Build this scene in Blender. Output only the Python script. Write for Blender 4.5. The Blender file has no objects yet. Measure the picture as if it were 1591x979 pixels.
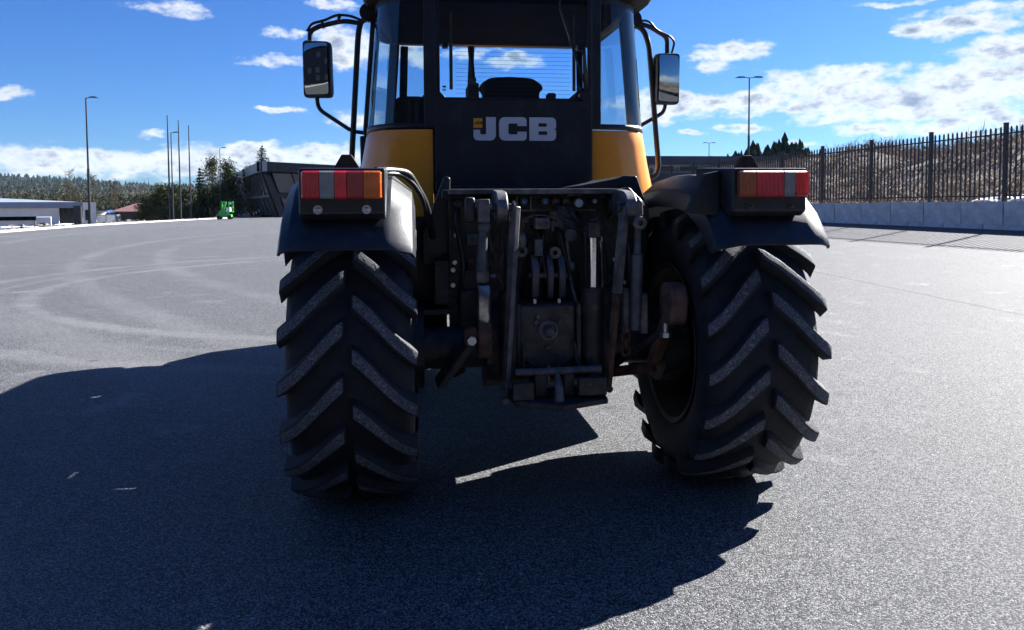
import bpy, bmesh, math, random
import numpy as np
from mathutils import Vector, Matrix
rnd = random.Random(7)
rng = np.random.default_rng(7)
R_ = math.radians
scene = bpy.context.scene
col = scene.collection

# ------------------------------------------------------------------ camera
EYE = 1.40
cam_d = bpy.data.cameras.new('camera'); cam = bpy.data.objects.new('camera', cam_d); col.objects.link(cam)
cam_d.sensor_width = 36.0
cam_d.lens = 36.0*1200/1591
cam_d.shift_y = -0.0676
cam_d.clip_start = 0.05; cam_d.clip_end = 9000
pitch = math.atan(61/1200.0); roll = 0.0063
cam.matrix_world = (Matrix.Translation((0, 0, EYE)) @ Matrix.Rotation(math.pi/2 - pitch, 4, 'X') @ Matrix.Rotation(-roll, 4, 'Z'))
scene.camera = cam

# ------------------------------------------------------------------ light and sky
SUN_AZ, SUN_EL = 50.0, 32.5            # degrees clockwise from +Y (straight ahead), and above the horizon
sun_d = bpy.data.lights.new('sun', 'SUN'); sun = bpy.data.objects.new('sun', sun_d); col.objects.link(sun)
sun_d.energy = 5.0; sun_d.angle = R_(0.35); sun_d.color = (1.0, 0.97, 0.93)
_a, _e = R_(SUN_AZ), R_(SUN_EL)
sdir = Vector((math.sin(_a)*math.cos(_e), math.cos(_a)*math.cos(_e), math.sin(_e)))
sun.rotation_euler = sdir.to_track_quat('Z', 'Y').to_euler()
scene.view_settings.view_transform = 'Standard'; scene.view_settings.look = 'None'
scene.view_settings.exposure = 1.98; scene.view_settings.gamma = 1.0
scene.cycles.max_bounces = 8; scene.cycles.transparent_max_bounces = 16

class NT:
    """tiny helper to write node graphs"""
    def __init__(s, nt): s.nt = nt; nt.nodes.clear()
    def n(s, t, ins=None, **kw):
        nd = s.nt.nodes.new(t)
        for k, v in kw.items(): setattr(nd, k, v)
        for k, v in (ins or {}).items(): s.set(nd.inputs[k], v)
        return nd
    def set(s, sock, v):
        if isinstance(v, bpy.types.NodeSocket): s.nt.links.new(v, sock)
        elif isinstance(v, bpy.types.Node): s.nt.links.new(v.outputs[0], sock)
        else:
            if sock.type == 'RGBA' and len(v) == 3: v = (*v, 1)
            sock.default_value = v
    def m(s, op, a, b=0.0, c=None, clamp=False):
        nd = s.nt.nodes.new('ShaderNodeMath'); nd.operation = op; nd.use_clamp = clamp
        s.set(nd.inputs[0], a); s.set(nd.inputs[1], b)
        if c is not None: s.set(nd.inputs[2], c)
        return nd.outputs[0]
    def mix(s, f, a, b, blend='MIX'):
        nd = s.nt.nodes.new('ShaderNodeMix'); nd.data_type = 'RGBA'; nd.blend_type = blend
        s.set(nd.inputs[0], f); s.set(nd.inputs[6], a); s.set(nd.inputs[7], b)
        return nd.outputs[2]
    def step(s, v, lo, hi):
        nd = s.nt.nodes.new('ShaderNodeMapRange'); nd.interpolation_type = 'SMOOTHSTEP'
        s.set(nd.inputs[0], v); nd.inputs[1].default_value = lo; nd.inputs[2].default_value = hi
        return nd.outputs[0]
    def noise(s, vec, scale, detail=4, rough=.55, out=0):
        nd = s.n('ShaderNodeTexNoise', {'Vector': vec, 'Scale': scale, 'Detail': detail, 'Roughness': rough})
        return nd.outputs[out]

world = bpy.data.worlds.new('World'); scene.world = world; world.use_nodes = True
w = NT(world.node_tree)
sky = w.n('ShaderNodeTexSky', sky_type='NISHITA', sun_disc=False, sun_elevation=R_(SUN_EL), sun_rotation=R_(SUN_AZ),
          altitude=200, air_density=1.0, dust_density=0.3, ozone_density=2.5)
hs = w.n('ShaderNodeHueSaturation', {'Saturation': 1.18, 'Value': 1.0, 'Hue': .5, 'Color': sky})
hs = w.mix(1.0, hs, (.31, .56, .97), 'MULTIPLY')
gen = w.n('ShaderNodeTexCoord').outputs['Generated']
sep = w.n('ShaderNodeSeparateXYZ', {0: gen})
azn = w.m('ARCTAN2', sep.outputs[0], sep.outputs[1])
eln = sep.outputs[2]
wv = w.n('ShaderNodeCombineXYZ', {0: azn, 1: w.m('MULTIPLY', eln, 1.9), 2: 0.3}).outputs[0]
warp1 = w.noise(wv, 14, 5, .6); warp2 = w.noise(w.n('ShaderNodeVectorMath', {0: wv, 1: (4.7, 1.3, 2.2)}, operation='ADD').outputs[0], 14, 5, .6)
azw = w.m('ADD', azn, w.m('MULTIPLY', w.m('SUBTRACT', warp1, .5), .075))
elw = w.m('ADD', eln, w.m('MULTIPLY', w.m('SUBTRACT', warp2, .5), .03))
# cumulus banks by direction: azimuth, sine of elevation, half sizes, amount
CLOUDS = [(-0.535,0.054,0.0836,0.0099,1),(-0.424,0.052,0.108,0.012,1),(-0.316,0.062,0.0845,0.0125,1),(-0.247,0.065,0.0553,0.0111,1),(-0.327,0.072,0.03,0.0077,1),(-0.491,0.04,0.1378,0.0053,0.3),(-0.278,0.052,0.0783,0.0075,0.5),(-0.205,0.196,0.0398,0.0209,1),(-0.283,0.209,0.0191,0.0058,0.7),(-0.291,0.177,0.0344,0.0052,0.6),(-0.142,0.197,0.0365,0.0166,1),(-0.191,0.111,0.0281,0.0095,0.7),(-0.288,0.117,0.0307,0.0031,0.6),(-0.22,0.243,0.0236,0.0043,0.6),(-0.406,0.227,0.0316,0.0062,0.6),(-0.574,0.126,0.0147,0.0047,0.7),(-0.43,0.086,0.0124,0.0037,0.7),(0.01,0.183,0.0247,0.0062,0.8),(-0.052,0.191,0.0206,0.0046,0.5),(0.217,0.124,0.0621,0.0125,1),(0.302,0.124,0.0446,0.0122,1),(0.375,0.135,0.0559,0.0221,1),(0.465,0.122,0.0761,0.0178,1),(0.417,0.151,0.0406,0.0115,1),(0.552,0.13,0.0632,0.027,1),(0.569,0.162,0.0399,0.0132,1),(0.527,0.193,0.0478,0.0093,1),(0.465,0.104,0.0942,0.0087,0.9),(0.498,0.088,0.0794,0.0071,0.9),(0.565,0.091,0.0458,0.0082,0.9),(0.271,0.182,0.0341,0.0074,0.9),(0.286,0.193,0.03,0.0059,0.7),(0.256,0.167,0.023,0.0053,0.9),(0.229,0.09,0.0125,0.004,1),(0.287,0.095,0.0227,0.0031,0.7),(0.551,0.209,0.0463,0.0052,0.7),(0.456,0.224,0.0326,0.0027,0.6),(0.361,0.074,0.018,0.0031,0.6),(0.548,0.076,0.0354,0.0042,0.7),(0.173,0.121,0.024,0.0158,1),(0.47,0.192,0.0098,0.0021,0.6),
          (0.75,0.15,0.14,0.03,1),(1.0,0.1,0.2,0.02,1),(-0.8,0.06,0.2,0.015,1),(-1.2,0.09,0.25,0.02,1),(1.6,0.12,0.3,0.03,.9),(2.4,0.1,0.35,0.03,.9),(-2.2,0.1,0.35,0.03,.9),(3.0,0.2,0.2,0.03,.8),(-0.1,0.55,0.25,0.05,.6),(-0.7,0.42,0.2,0.04,.6),(0.9,0.4,0.2,0.04,.7)]
field = None
for a, e, sa, se, am in CLOUDS:
    u = w.m('MULTIPLY', w.m('SUBTRACT', azw, a), 1/(1.35*sa)); v = w.m('MULTIPLY', w.m('SUBTRACT', elw, e), 1/(1.35*se))
    g = w.m('MULTIPLY_ADD', u, u, w.m('MULTIPLY', v, v))
    g = w.m('MULTIPLY', w.m('SUBTRACT', 1.0, g), am)
    field = g if field is None else w.m('SMOOTH_MAX', field, g, 0.25)
fine = w.noise(wv, 34, 9, .62)
dens = w.m('ADD', field, w.m('MULTIPLY', w.m('SUBTRACT', fine, .5), 3.3))
alpha = w.step(dens, -0.3, 0.85)
# thin edges are white, thick middles grey (the sun stands behind them)
up = w.noise(w.n('ShaderNodeVectorMath', {0: wv, 1: (0.01, 0.02, 0)}, operation='ADD').outputs[0], 26, 8, .6)
grey = w.step(w.m('ADD', dens, w.m('MULTIPLY', w.m('SUBTRACT', up, .5), 2.4)), .55, 1.7)
ccol = w.mix(grey, (6.4, 6.75, 7.2), (2.0, 2.6, 3.7))
skyc = w.mix(w.m('MULTIPLY', alpha, .95), hs, ccol)
bg = w.n('ShaderNodeBackground', {'Color': skyc, 'Strength': 0.038})
wo = w.n('ShaderNodeOutputWorld', {'Surface': bg})

# ------------------------------------------------------------------ materials
def mat(name, c, rough=.6, metal=0, var=.25, vs=6.0, c2=None, bump=0, bs=60, spec=.5, coat=0, dust=0, dcol=(.16, .15, .14), ds=9):
    m = bpy.data.materials.new(name); m.use_nodes = True; t = NT(m.node_tree)
    p = t.n('ShaderNodeTexCoord').outputs['Object']
    nz = t.noise(p, vs, 5, .6)
    a = tuple(x*(1-var) for x in c); b = c2 or tuple(min(1, x*(1+var)) for x in c)
    cc = t.mix(t.step(nz, .3, .7), a, b)
    rv = t.m('ADD', rough-.08, t.m('MULTIPLY', t.noise(p, vs*2.3, 3), .16))
    if dust:
        dm = t.m('MULTIPLY', t.step(t.noise(p, ds, 8, .68), .5, .78), dust)
        cc = t.mix(dm, cc, dcol); rv = t.m('ADD', rv, t.m('MULTIPLY', dm, .3))
    ins = {'Base Color': cc, 'Roughness': rv, 'Metallic': metal, 'Specular IOR Level': spec, 'Coat Weight': coat}
    if bump:
        bn = t.n('ShaderNodeBump', {'Height': t.noise(p, bs, 5, .6), 'Strength': bump, 'Distance': .01}); ins['Normal'] = bn
    bs_ = t.n('ShaderNodeBsdfPrincipled', ins)
    t.n('ShaderNodeOutputMaterial', {'Surface': bs_})
    return m
def glass_mat(name, tint, rough=.02, dust=.06, fres=1.5):
    m = bpy.data.materials.new(name); m.use_nodes = True; t = NT(m.node_tree)
    p = t.n('ShaderNodeTexCoord').outputs['Object']
    tr = t.n('ShaderNodeBsdfTransparent', {'Color': tint}); gl = t.n('ShaderNodeBsdfGlossy', {'Color': (1, 1, 1), 'Roughness': rough})
    mx = t.n('ShaderNodeMixShader', {0: t.n('ShaderNodeFresnel', {'IOR': fres}), 1: tr, 2: gl})
    df = t.n('ShaderNodeBsdfDiffuse', {'Color': (.35, .35, .34)})
    mx2 = t.n('ShaderNodeMixShader', {0: t.m('MULTIPLY', t.step(t.noise(p, 5, 7, .65), .35, .8), dust), 1: mx, 2: df})
    t.n('ShaderNodeOutputMaterial', {'Surface': mx2})
    return m
def lens_mat(name, c):
    m = bpy.data.materials.new(name); m.use_nodes = True; t = NT(m.node_tree)
    p = t.n('ShaderNodeTexCoord').outputs['Object']
    nz = t.noise(p, 25, 4)
    rib = t.n('ShaderNodeTexWave', {'Vector': p, 'Scale': 55, 'Distortion': .2}, bands_direction='X').outputs[1]
    cc = t.mix(t.step(nz, .35, .7), tuple(x*.75 for x in c), c); cc = t.mix(t.m('MULTIPLY', rib, .35), cc, tuple(x*.35 for x in c)); cc = t.mix(t.m('MULTIPLY', t.step(t.noise(p, 60, 6, .7), .55, .8), .25), cc, (.12, .11, .10))
    bp = t.n('ShaderNodeBump', {'Height': rib, 'Strength': .5, 'Distance': .004})
    b = t.n('ShaderNodeBsdfPrincipled', {'Base Color': cc, 'Roughness': .16, 'Normal': bp, 'Coat Weight': .6, 'Subsurface Weight': .35, 'Subsurface Radius': (.03, .01, .01), 'Subsurface Scale': .6})
    t.n('ShaderNodeOutputMaterial', {'Surface': b})
    return m

M = {}
M['yellow'] = mat('yellow_paint', (.95, .32, .016), .3, var=.06, vs=3, coat=.3, dust=.18, dcol=(.3, .2, .1), ds=14)
M['black'] = mat('black_panel', (.007, .010, .016), .42, var=.3, dust=.22, dcol=(.10, .115, .14), ds=7, bump=.05, bs=300)
M['plastic'] = mat('black_moulded_plastic', (.009, .012, .018), .42, var=.25, vs=9, dust=.12, dcol=(.14, .14, .14), ds=18, bump=.12, bs=260)
M['tube'] = mat('black_tube', (.012, .012, .013), .38, var=.2)
M['roof'] = mat('black_roof', (.008, .009, .012), .6, spec=.2)
M['inner'] = mat('cab_lining', (.006, .018, .05), .9, spec=.03)
M['seat'] = mat('seat_cloth', (.012, .014, .018), .85, bump=.2, bs=150)
M['rubber'] = mat('tyre_rubber', (.006, .0085, .014), .72, var=.35, vs=12, bump=.6, bs=45, dust=.45, dcol=(.035, .036, .04), ds=10)
def worn_rubber():
    m = bpy.data.materials.new('worn_lug_rubber'); m.use_nodes = True; t = NT(m.node_tree)
    p = t.n('ShaderNodeTexCoord').outputs['Object']
    v = t.n('ShaderNodeTexVoronoi', {'Vector': p, 'Scale': 260}); sp = t.n('ShaderNodeSeparateColor', {0: v.outputs['Color']}).outputs[0]
    big = t.step(t.noise(p, 22, 5, .7), .3, .68)
    g = t.m('MULTIPLY', t.step(sp, .3, .95), t.m('ADD', .25, t.m('MULTIPLY', big, .75)))
    cc = t.mix(g, (.05, .056, .068), (.25, .26, .29))
    bp = t.n('ShaderNodeBump', {'Height': v.outputs['Distance'], 'Strength': .5, 'Distance': .004})
    b = t.n('ShaderNodeBsdfPrincipled', {'Base Color': t.mix(t.m('MULTIPLY', t.step(t.noise(p, 7, 6, .7), .5, .7), .6), cc, (.03, .033, .04)), 'Roughness': .85, 'Normal': bp}); t.n('ShaderNodeOutputMaterial', {'Surface': b})
    return m
M['lug'] = worn_rubber()
M['rim'] = mat('rim_paint', (.03, .03, .031), .55, var=.4, vs=7, dust=.4, dcol=(.09, .075, .06))
M['grease'] = mat('greasy_steel', (.026, .026, .028), .5, .15, var=.5, vs=12, dust=.8, dcol=(.17, .145, .118), ds=13, bump=.25, bs=80)
M['steel'] = mat('dirty_steel', (.12, .12, .122), .5, .35, var=.5, vs=14, dust=.4, dcol=(.12, .10, .08), ds=20, bump=.2, bs=90)
M['blue_steel'] = mat('blue_grey_steel', (.08, .09, .11), .5, .3, var=.4, vs=14, dust=.3, ds=20)
M['chrome'] = mat('chrome', (.75, .76, .78), .12, 1.0, var=.05)
M['zinc'] = mat('zinc_bolt', (.5, .51, .53), .35, .8, var=.2)
M['rust'] = mat('rusty_steel', (.085, .04, .022), .85, var=.5, vs=16, c2=(.14, .075, .045), bump=.35, bs=110)
M['brown'] = mat('brown_rust_plate', (.05, .027, .017), .85, var=.4, vs=18, bump=.3, bs=90)
M['white_letter'] = mat('letter_film', (.62, .62, .66), .4, var=.03)
M['badge'] = mat('badge_yellow', (.75, .33, .02), .4, var=.04)
M['dark_ink'] = mat('dark_ink', (.02, .015, .01), .5)
M['red'] = lens_mat('red_lens', (.75, .012, .02)); M['darkred'] = lens_mat('dark_red_lens', (.42, .012, .02))
M['brightred'] = lens_mat('bright_red_lens', (.95, .015, .03)); M['amber'] = lens_mat('amber_lens', (.8, .17, .012)); M['clear'] = lens_mat('clear_lens', (.27, .29, .31))
M['amber_dull'] = lens_mat('faded_amber_lens', (.42, .085, .03)); M['pinkred'] = lens_mat('pale_red_lens', (.75, .02, .06))
M['glass'] = glass_mat('tinted_cab_glass', (.66, .76, .82), dust=.03); M['glass_r'] = glass_mat('rear_window_glass', (.80, .90, .97), dust=.004)
M['blue_cap'] = mat('blue_cap', (.05, .14, .4), .45); M['green_cap'] = mat('green_cap', (.16, .22, .17), .5); M['red_cap'] = mat('red_cap', (.12, .045, .04), .5); M['white_cap'] = mat('white_cap', (.45, .48, .52), .45)
M['hose'] = mat('rubber_hose', (.02, .02, .022), .4)
M['strut'] = mat('gas_strut', (.09, .075, .035), .5)
def mirror_mat():
    m = bpy.data.materials.new('mirror_glass'); m.use_nodes = True; t = NT(m.node_tree)
    p = t.n('ShaderNodeTexCoord').outputs['Object']
    b = t.n('ShaderNodeBsdfPrincipled', {'Base Color': (.34, .37, .38), 'Metallic': 1.0, 'Roughness': t.m('ADD', .01, t.m('MULTIPLY', t.noise(p, 14, 6), .05))})
    t.n('ShaderNodeOutputMaterial', {'Surface': b}); return m
M['mirror'] = mirror_mat()
M['concrete'] = mat('rough_concrete', (.55, .545, .53), .9, var=.18, vs=3.0, bump=.7, bs=14, dust=.3, dcol=(.26, .26, .26), ds=5)
M['kerb'] = mat('kerb_concrete', (.42, .42, .42), .85, var=.12, vs=2, bump=.2, bs=40)
M['fence'] = mat('black_fence_paint', (.014, .015, .018), .45)
M['pole'] = mat('dark_pole_paint', (.016, .018, .022), .45)
M['snow'] = mat('snow', (.82, .85, .9), .7, var=.08, bump=.3, bs=12)
M['bark'] = mat('bark', (.07, .05, .038), .9, var=.4, bump=.5, bs=30)
M['barkred'] = mat('pine_bark', (.13, .075, .045), .9, var=.4)
M['needle'] = mat('spruce_needles', (.018, .036, .02), .8, var=.55, vs=1.2, c2=(.034, .062, .03), spec=.02)
M['pine'] = mat('pine_needles', (.04, .058, .028), .8, var=.4, vs=.9, c2=(.085, .098, .044), spec=.02)
M['twig'] = mat('bare_twigs', (.075, .062, .045), .9, var=.35, vs=.8, c2=(.10, .09, .05), spec=.02)
M['brush'] = mat('dry_brush', (.24, .18, .145), .95, var=.3, vs=.35, c2=(.34, .27, .215), spec=.02)
M['farneedle'] = mat('far_needles', (.013, .026, .024), .9, var=.4, vs=.02, c2=(.026, .042, .033), spec=.02)
M['stone'] = mat('rubble', (.17, .155, .14), .95, var=.4, vs=.6, bump=.3, bs=4)

def asphalt():
    m = bpy.data.materials.new('asphalt'); m.use_nodes = True; t = NT(m.node_tree)
    pos = t.n('ShaderNodeTexCoord').outputs['Object']
    v = t.n('ShaderNodeTexVoronoi', {'Vector': pos, 'Scale': 180, 'Randomness': 1})
    cell = t.n('ShaderNodeSeparateColor', {0: v.outputs['Color']}).outputs[0]
    n1 = t.noise(pos, 210, 3, .7)
    big = t.noise(pos, .35, 5, .6); mid = t.noise(pos, 2.6, 5, .62)
    chip = t.m('MULTIPLY', t.step(cell, .30, 1.0), t.m('ADD', .55, t.m('MULTIPLY', n1, .9)))
    cc = t.mix(chip, (.014, .016, .02), (.215, .218, .226))
    # large scale tone
    tone = t.m('ADD', .78, t.m('MULTIPLY', t.m('ADD', big, mid), .23))
    sx = t.n('ShaderNodeSeparateXYZ', {0: pos}); X, Y = sx.outputs[0], sx.outputs[1]
    # scuffed turning tracks and straight wheel tracks (pale dust)
    tr = None
    for cx, cy, r, wd, am in [(-1.0, 15.5, 7.6, .16, .9), (-1.0, 15.5, 9.1, .2, .8), (-1.0, 15.5, 8.35, .10, .4), (-14, 34, 13.0, .3, .35), (-14, 34, 14.8, .3, .3), (30, 40, 44.0, .25, .5), (30, 40, 46.0, .25, .5), (45, 60, 72, .4, .5), (45, 60, 74.2, .4, .5), (45, 60, 78, .5, .35)]:
        d = t.m('SQRT', t.m('ADD', t.m('POWER', t.m('ABSOLUTE', t.m('SUBTRACT', X, cx)), 2), t.m('POWER', t.m('ABSOLUTE', t.m('SUBTRACT', Y, cy)), 2)))
        b = t.m('MULTIPLY', t.m('SUBTRACT', 1.0, t.step(t.m('ABSOLUTE', t.m('SUBTRACT', t.m('ADD', d, t.m('MULTIPLY', mid, .3)), r)), wd*.3, wd*1.6)), am)
        tr = b if tr is None else t.m('MAXIMUM', tr, b)
    left = t.step(X, 2.0, -3.5)
    tr = t.m('MULTIPLY', t.m('MULTIPLY', tr, left), t.step(big, .25, .6))
    # pale dust smudges under and behind the machine
    sm = t.m('MULTIPLY', t.step(t.noise(pos, 1.5, 8, .74), .52, .74), t.step(t.noise(pos, .5, 3), .38, .6))
    dust = t.m('MAXIMUM', t.m('MULTIPLY', tr, .34), t.m('MULTIPLY', sm, .55))
    cc = t.mix(t.m('MULTIPLY', dust, t.m('ADD', .35, t.m('MULTIPLY', n1, .9))), cc, (.3, .3, .3))
    oil = t.n('ShaderNodeTexVoronoi', {'Vector': pos, 'Scale': 1.1}); orad = t.m('MULTIPLY', t.n('ShaderNodeSeparateColor', {0: oil.outputs['Color']}).outputs[0], .085)
    od = t.m('SUBTRACT', t.m('ADD', oil.outputs['Distance'], t.m('MULTIPLY', t.noise(pos, 9, 4), .05)), orad)
    cc = t.mix(t.m('MULTIPLY', t.step(od, .045, .0), .5), cc, (.012, .012, .013))
    grit = t.n('ShaderNodeTexVoronoi', {'Vector': pos, 'Scale': 38}); gc = t.n('ShaderNodeSeparateColor', {0: grit.outputs['Color']})
    gm_ = t.m('MULTIPLY', t.step(gc.outputs[0], .93, .97), t.step(grit.outputs['Distance'], .30, .12))
    cc = t.mix(gm_, cc, (.34, .34, .33))
    # paving joint on the right
    jd = t.m('ABSOLUTE', t.m('ADD', t.m('SUBTRACT', X, t.m('ADD', 6.6, t.m('MULTIPLY', Y, -.036))), t.m('MULTIPLY', t.m('SUBTRACT', mid, .5), .08)))
    j = t.m('SUBTRACT', 1.0, t.step(jd, .012, .05))
    mul = t.m('MULTIPLY', tone, t.m('SUBTRACT', 1.0, t.m('MULTIPLY', j, .55)))
    cc = t.mix(1.0, cc, t.n('ShaderNodeCombineXYZ', {0: mul, 1: mul, 2: mul}).outputs[0], 'MULTIPLY')
    h = t.m('ADD', t.m('MULTIPLY', t.m('SUBTRACT', 1.0, v.outputs['Distance']), .8), t.m('MULTIPLY', n1, .5))
    bp = t.n('ShaderNodeBump', {'Height': h, 'Strength': .8, 'Distance': .009})
    b = t.n('ShaderNodeBsdfPrincipled', {'Base Color': cc, 'Roughness': .74, 'Specular IOR Level': .30, 'Normal': bp})
    t.n('ShaderNodeOutputMaterial', {'Surface': b}); return m
M['asphalt'] = asphalt()
def dirt():
    m = bpy.data.materials.new('dirt'); m.use_nodes = True; t = NT(m.node_tree)
    p = t.n('ShaderNodeTexCoord').outputs['Object']
    a = t.step(t.noise(p, .25, 7, .65), .35, .65); b_ = t.noise(p, 3.5, 6, .7)
    cc = t.mix(a, (.11, .095, .08), (.21, .175, .14)); cc = t.mix(t.step(b_, .4, .75), cc, (.09, .082, .06))
    bp = t.n('ShaderNodeBump', {'Height': b_, 'Strength': .8, 'Distance': .15})
    b = t.n('ShaderNodeBsdfPrincipled', {'Base Color': cc, 'Roughness': .95, 'Normal': bp}); t.n('ShaderNodeOutputMaterial', {'Surface': b}); return m
M['dirt'] = dirt()
def hillmat():
    m = bpy.data.materials.new('wooded_hill'); m.use_nodes = True; t = NT(m.node_tree)
    p = t.n('ShaderNodeTexCoord').outputs['Object']
    a = t.step(t.noise(p, .05, 7, .7), .35, .65); c = t.step(t.noise(p, .0016, 3, .5), .56, .62)
    cc = t.mix(a, (.012, .022, .022), (.028, .042, .036)); cc = t.mix(t.m('MULTIPLY', c, .8), cc, (.12, .095, .075))
    b = t.n('ShaderNodeBsdfPrincipled', {'Base Color': cc, 'Roughness': .95, 'Specular IOR Level': .0}); t.n('ShaderNodeOutputMaterial', {'Surface': b}); return m
M['hill'] = hillmat()

# ------------------------------------------------------------------ mesh helpers
class MB:
    def __init__(s): s.v = []; s.f = []; s.mi = []
    def add(s, vs, fs, m=0):
        o = len(s.v); s.v += [tuple(v) for v in vs]; s.f += [tuple(i+o for i in f) for f in fs]; s.mi += [m]*len(fs); return s
    def box(s, x0, x1, y0, y1, z0, z1, m=0):
        return s.add([(x0,y0,z0),(x1,y0,z0),(x1,y1,z0),(x0,y1,z0),(x0,y0,z1),(x1,y0,z1),(x1,y1,z1),(x0,y1,z1)],
              [(0,3,2,1),(4,5,6,7),(0,1,5,4),(1,2,6,5),(2,3,7,6),(3,0,4,7)], m)
    def obox(s, c, size, rot=(0,0,0), m=0):
        from mathutils import Euler
        q = Euler(rot).to_matrix(); h = [k/2 for k in size]; c = Vector(c); vs = []
        for z in (-1,1):
            for x, y in ((-1,-1),(1,-1),(1,1),(-1,1)): vs.append(c + q @ Vector((x*h[0], y*h[1], z*h[2])))
        return s.add(vs, [(0,3,2,1),(4,5,6,7),(0,1,5,4),(1,2,6,5),(2,3,7,6),(3,0,4,7)], m)
    def beam(s, p0, p1, wx, wy, up=(0,0,1), m=0, w1=None):
        """square bar between two points; wx along side, wy along up; w1 = end sizes"""
        p0, p1 = Vector(p0), Vector(p1); d = (p1-p0).normalized(); sd = d.cross(Vector(up))
        if sd.length < 1e-4: sd = d.cross(Vector((0,1,0)))
        sd.normalize(); u = sd.cross(d); vs = []
        for p, (a, b) in ((p0, (wx, wy)), (p1, w1 or (wx, wy))):
            for i, j in ((-1,-1),(1,-1),(1,1),(-1,1)): vs.append(p + sd*(i*a/2) + u*(j*b/2))
        return s.add(vs, [(0,1,2,3),(7,6,5,4),(0,4,5,1),(1,5,6,2),(2,6,7,3),(3,7,4,0)], m)
    def tube(s, pts, r, n=10, m=0, caps=True):
        pts = [Vector(p) for p in pts]; rs = r if isinstance(r, (list, tuple)) else [r]*len(pts)
        vs = []; prev = None
        for i, p in enumerate(pts):
            t = ((pts[min(i+1, len(pts)-1)]-p).normalized() + (p-pts[max(i-1, 0)]).normalized())
            t = t.normalized() if t.length > 1e-6 else Vector((0,0,1))
            if prev is None: prev = t.orthogonal().normalized()
            u = (prev - t*prev.dot(t)).normalized(); prev = u; v = t.cross(u)
            for k in range(n):
                a = 2*math.pi*k/n; vs.append(p + (u*math.cos(a)+v*math.sin(a))*rs[i])
        fs = []
        for i in range(len(pts)-1):
            for k in range(n): fs.append((i*n+k, i*n+(k+1)%n, (i+1)*n+(k+1)%n, (i+1)*n+k))
        if caps: fs += [tuple(range(n-1,-1,-1)), tuple(range((len(pts)-1)*n, len(pts)*n))]
        return s.add(vs, fs, m)
    def cyl(s, p0, p1, r0, r1=None, n=16, m=0): return s.tube([p0, p1], [r0, r0 if r1 is None else r1], n, m)
    def prism(s, poly, axis, a0, a1, m=0):
        """poly in the two other axes, extruded along axis ('x','y','z')"""
        def P(u, v, a): return {'x': (a,u,v), 'y': (u,a,v), 'z': (u,v,a)}[axis]
        n = len(poly); vs = [P(u, v, a0) for u, v in poly] + [P(u, v, a1) for u, v in poly]
        fs = [tuple(range(n-1,-1,-1)), tuple(range(n, 2*n))] + [(i, (i+1)%n, n+(i+1)%n, n+i) for i in range(n)]
        return s.add(vs, fs, m)
    def lathe(s, prof, n=48, axis='x', c=(0,0,0), m=0, closed=False):
        """prof: (along, radius)"""
        vs = []
        for k in range(n):
            a = 2*math.pi*k/n; ca, sa = math.cos(a), math.sin(a)
            for u, r in prof:
                vs.append({'x': (c[0]+u, c[1]+r*ca, c[2]+r*sa), 'y': (c[0]+r*ca, c[1]+u, c[2]+r*sa), 'z': (c[0]+r*ca, c[1]+r*sa, c[2]+u)}[axis])
        q = len(prof); fs = []
        for k in range(n):
            k2 = (k+1)%n
            for i in range(q if closed else q-1): fs.append((k*q+i, k*q+(i+1)%q, k2*q+(i+1)%q, k2*q+i))
        return s.add(vs, fs, m)
    def ball(s, c, r, sc=(1,1,1), n=12, m=0):
        vs = []; h = n//2
        for i in range(1, h):
            t = math.pi*i/h
            for k in range(n): a = 2*math.pi*k/n; vs.append((c[0]+r*sc[0]*math.sin(t)*math.cos(a), c[1]+r*sc[1]*math.sin(t)*math.sin(a), c[2]+r*sc[2]*math.cos(t)))
        T = len(vs); vs += [(c[0],c[1],c[2]+r*sc[2]), (c[0],c[1],c[2]-r*sc[2])]; fs = []
        for i in range(h-2):
            for k in range(n): fs.append((i*n+k, (i+1)*n+k, (i+1)*n+(k+1)%n, i*n+(k+1)%n))
        for k in range(n): fs.append((T, k, (k+1)%n)); fs.append((T+1, (h-2)*n+(k+1)%n, (h-2)*n+k))
        return s.add(vs, fs, m)
    def loft(s, rings, m=0, close=False, caps=False):
        n = len(rings[0]); vs = [p for r in rings for p in r]; fs = []
        for i in range(len(rings)-1):
            for k in range(n if close else n-1): fs.append((i*n+k, i*n+(k+1)%n, (i+1)*n+(k+1)%n, (i+1)*n+k))
        if caps: fs += [tuple(range(n-1,-1,-1)), tuple(range((len(rings)-1)*n, len(rings)*n))]
        return s.add(vs, fs, m)
    def mesh(s, name, mats, smooth=35, fix=True):
        me = bpy.data.meshes.new(name); me.from_pydata(s.v, [], s.f)
        for m in mats: me.materials.append(m)
        if len(mats) > 1: me.polygons.foreach_set('material_index', s.mi)
        me.update()
        if fix:
            bm = bmesh.new(); bm.from_mesh(me); bmesh.ops.recalc_face_normals(bm, faces=bm.faces); bm.to_mesh(me); bm.free()
        if smooth:
            me.polygons.foreach_set('use_smooth', [True]*len(me.polygons)); me.set_sharp_from_angle(angle=R_(smooth))
        return me

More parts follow.
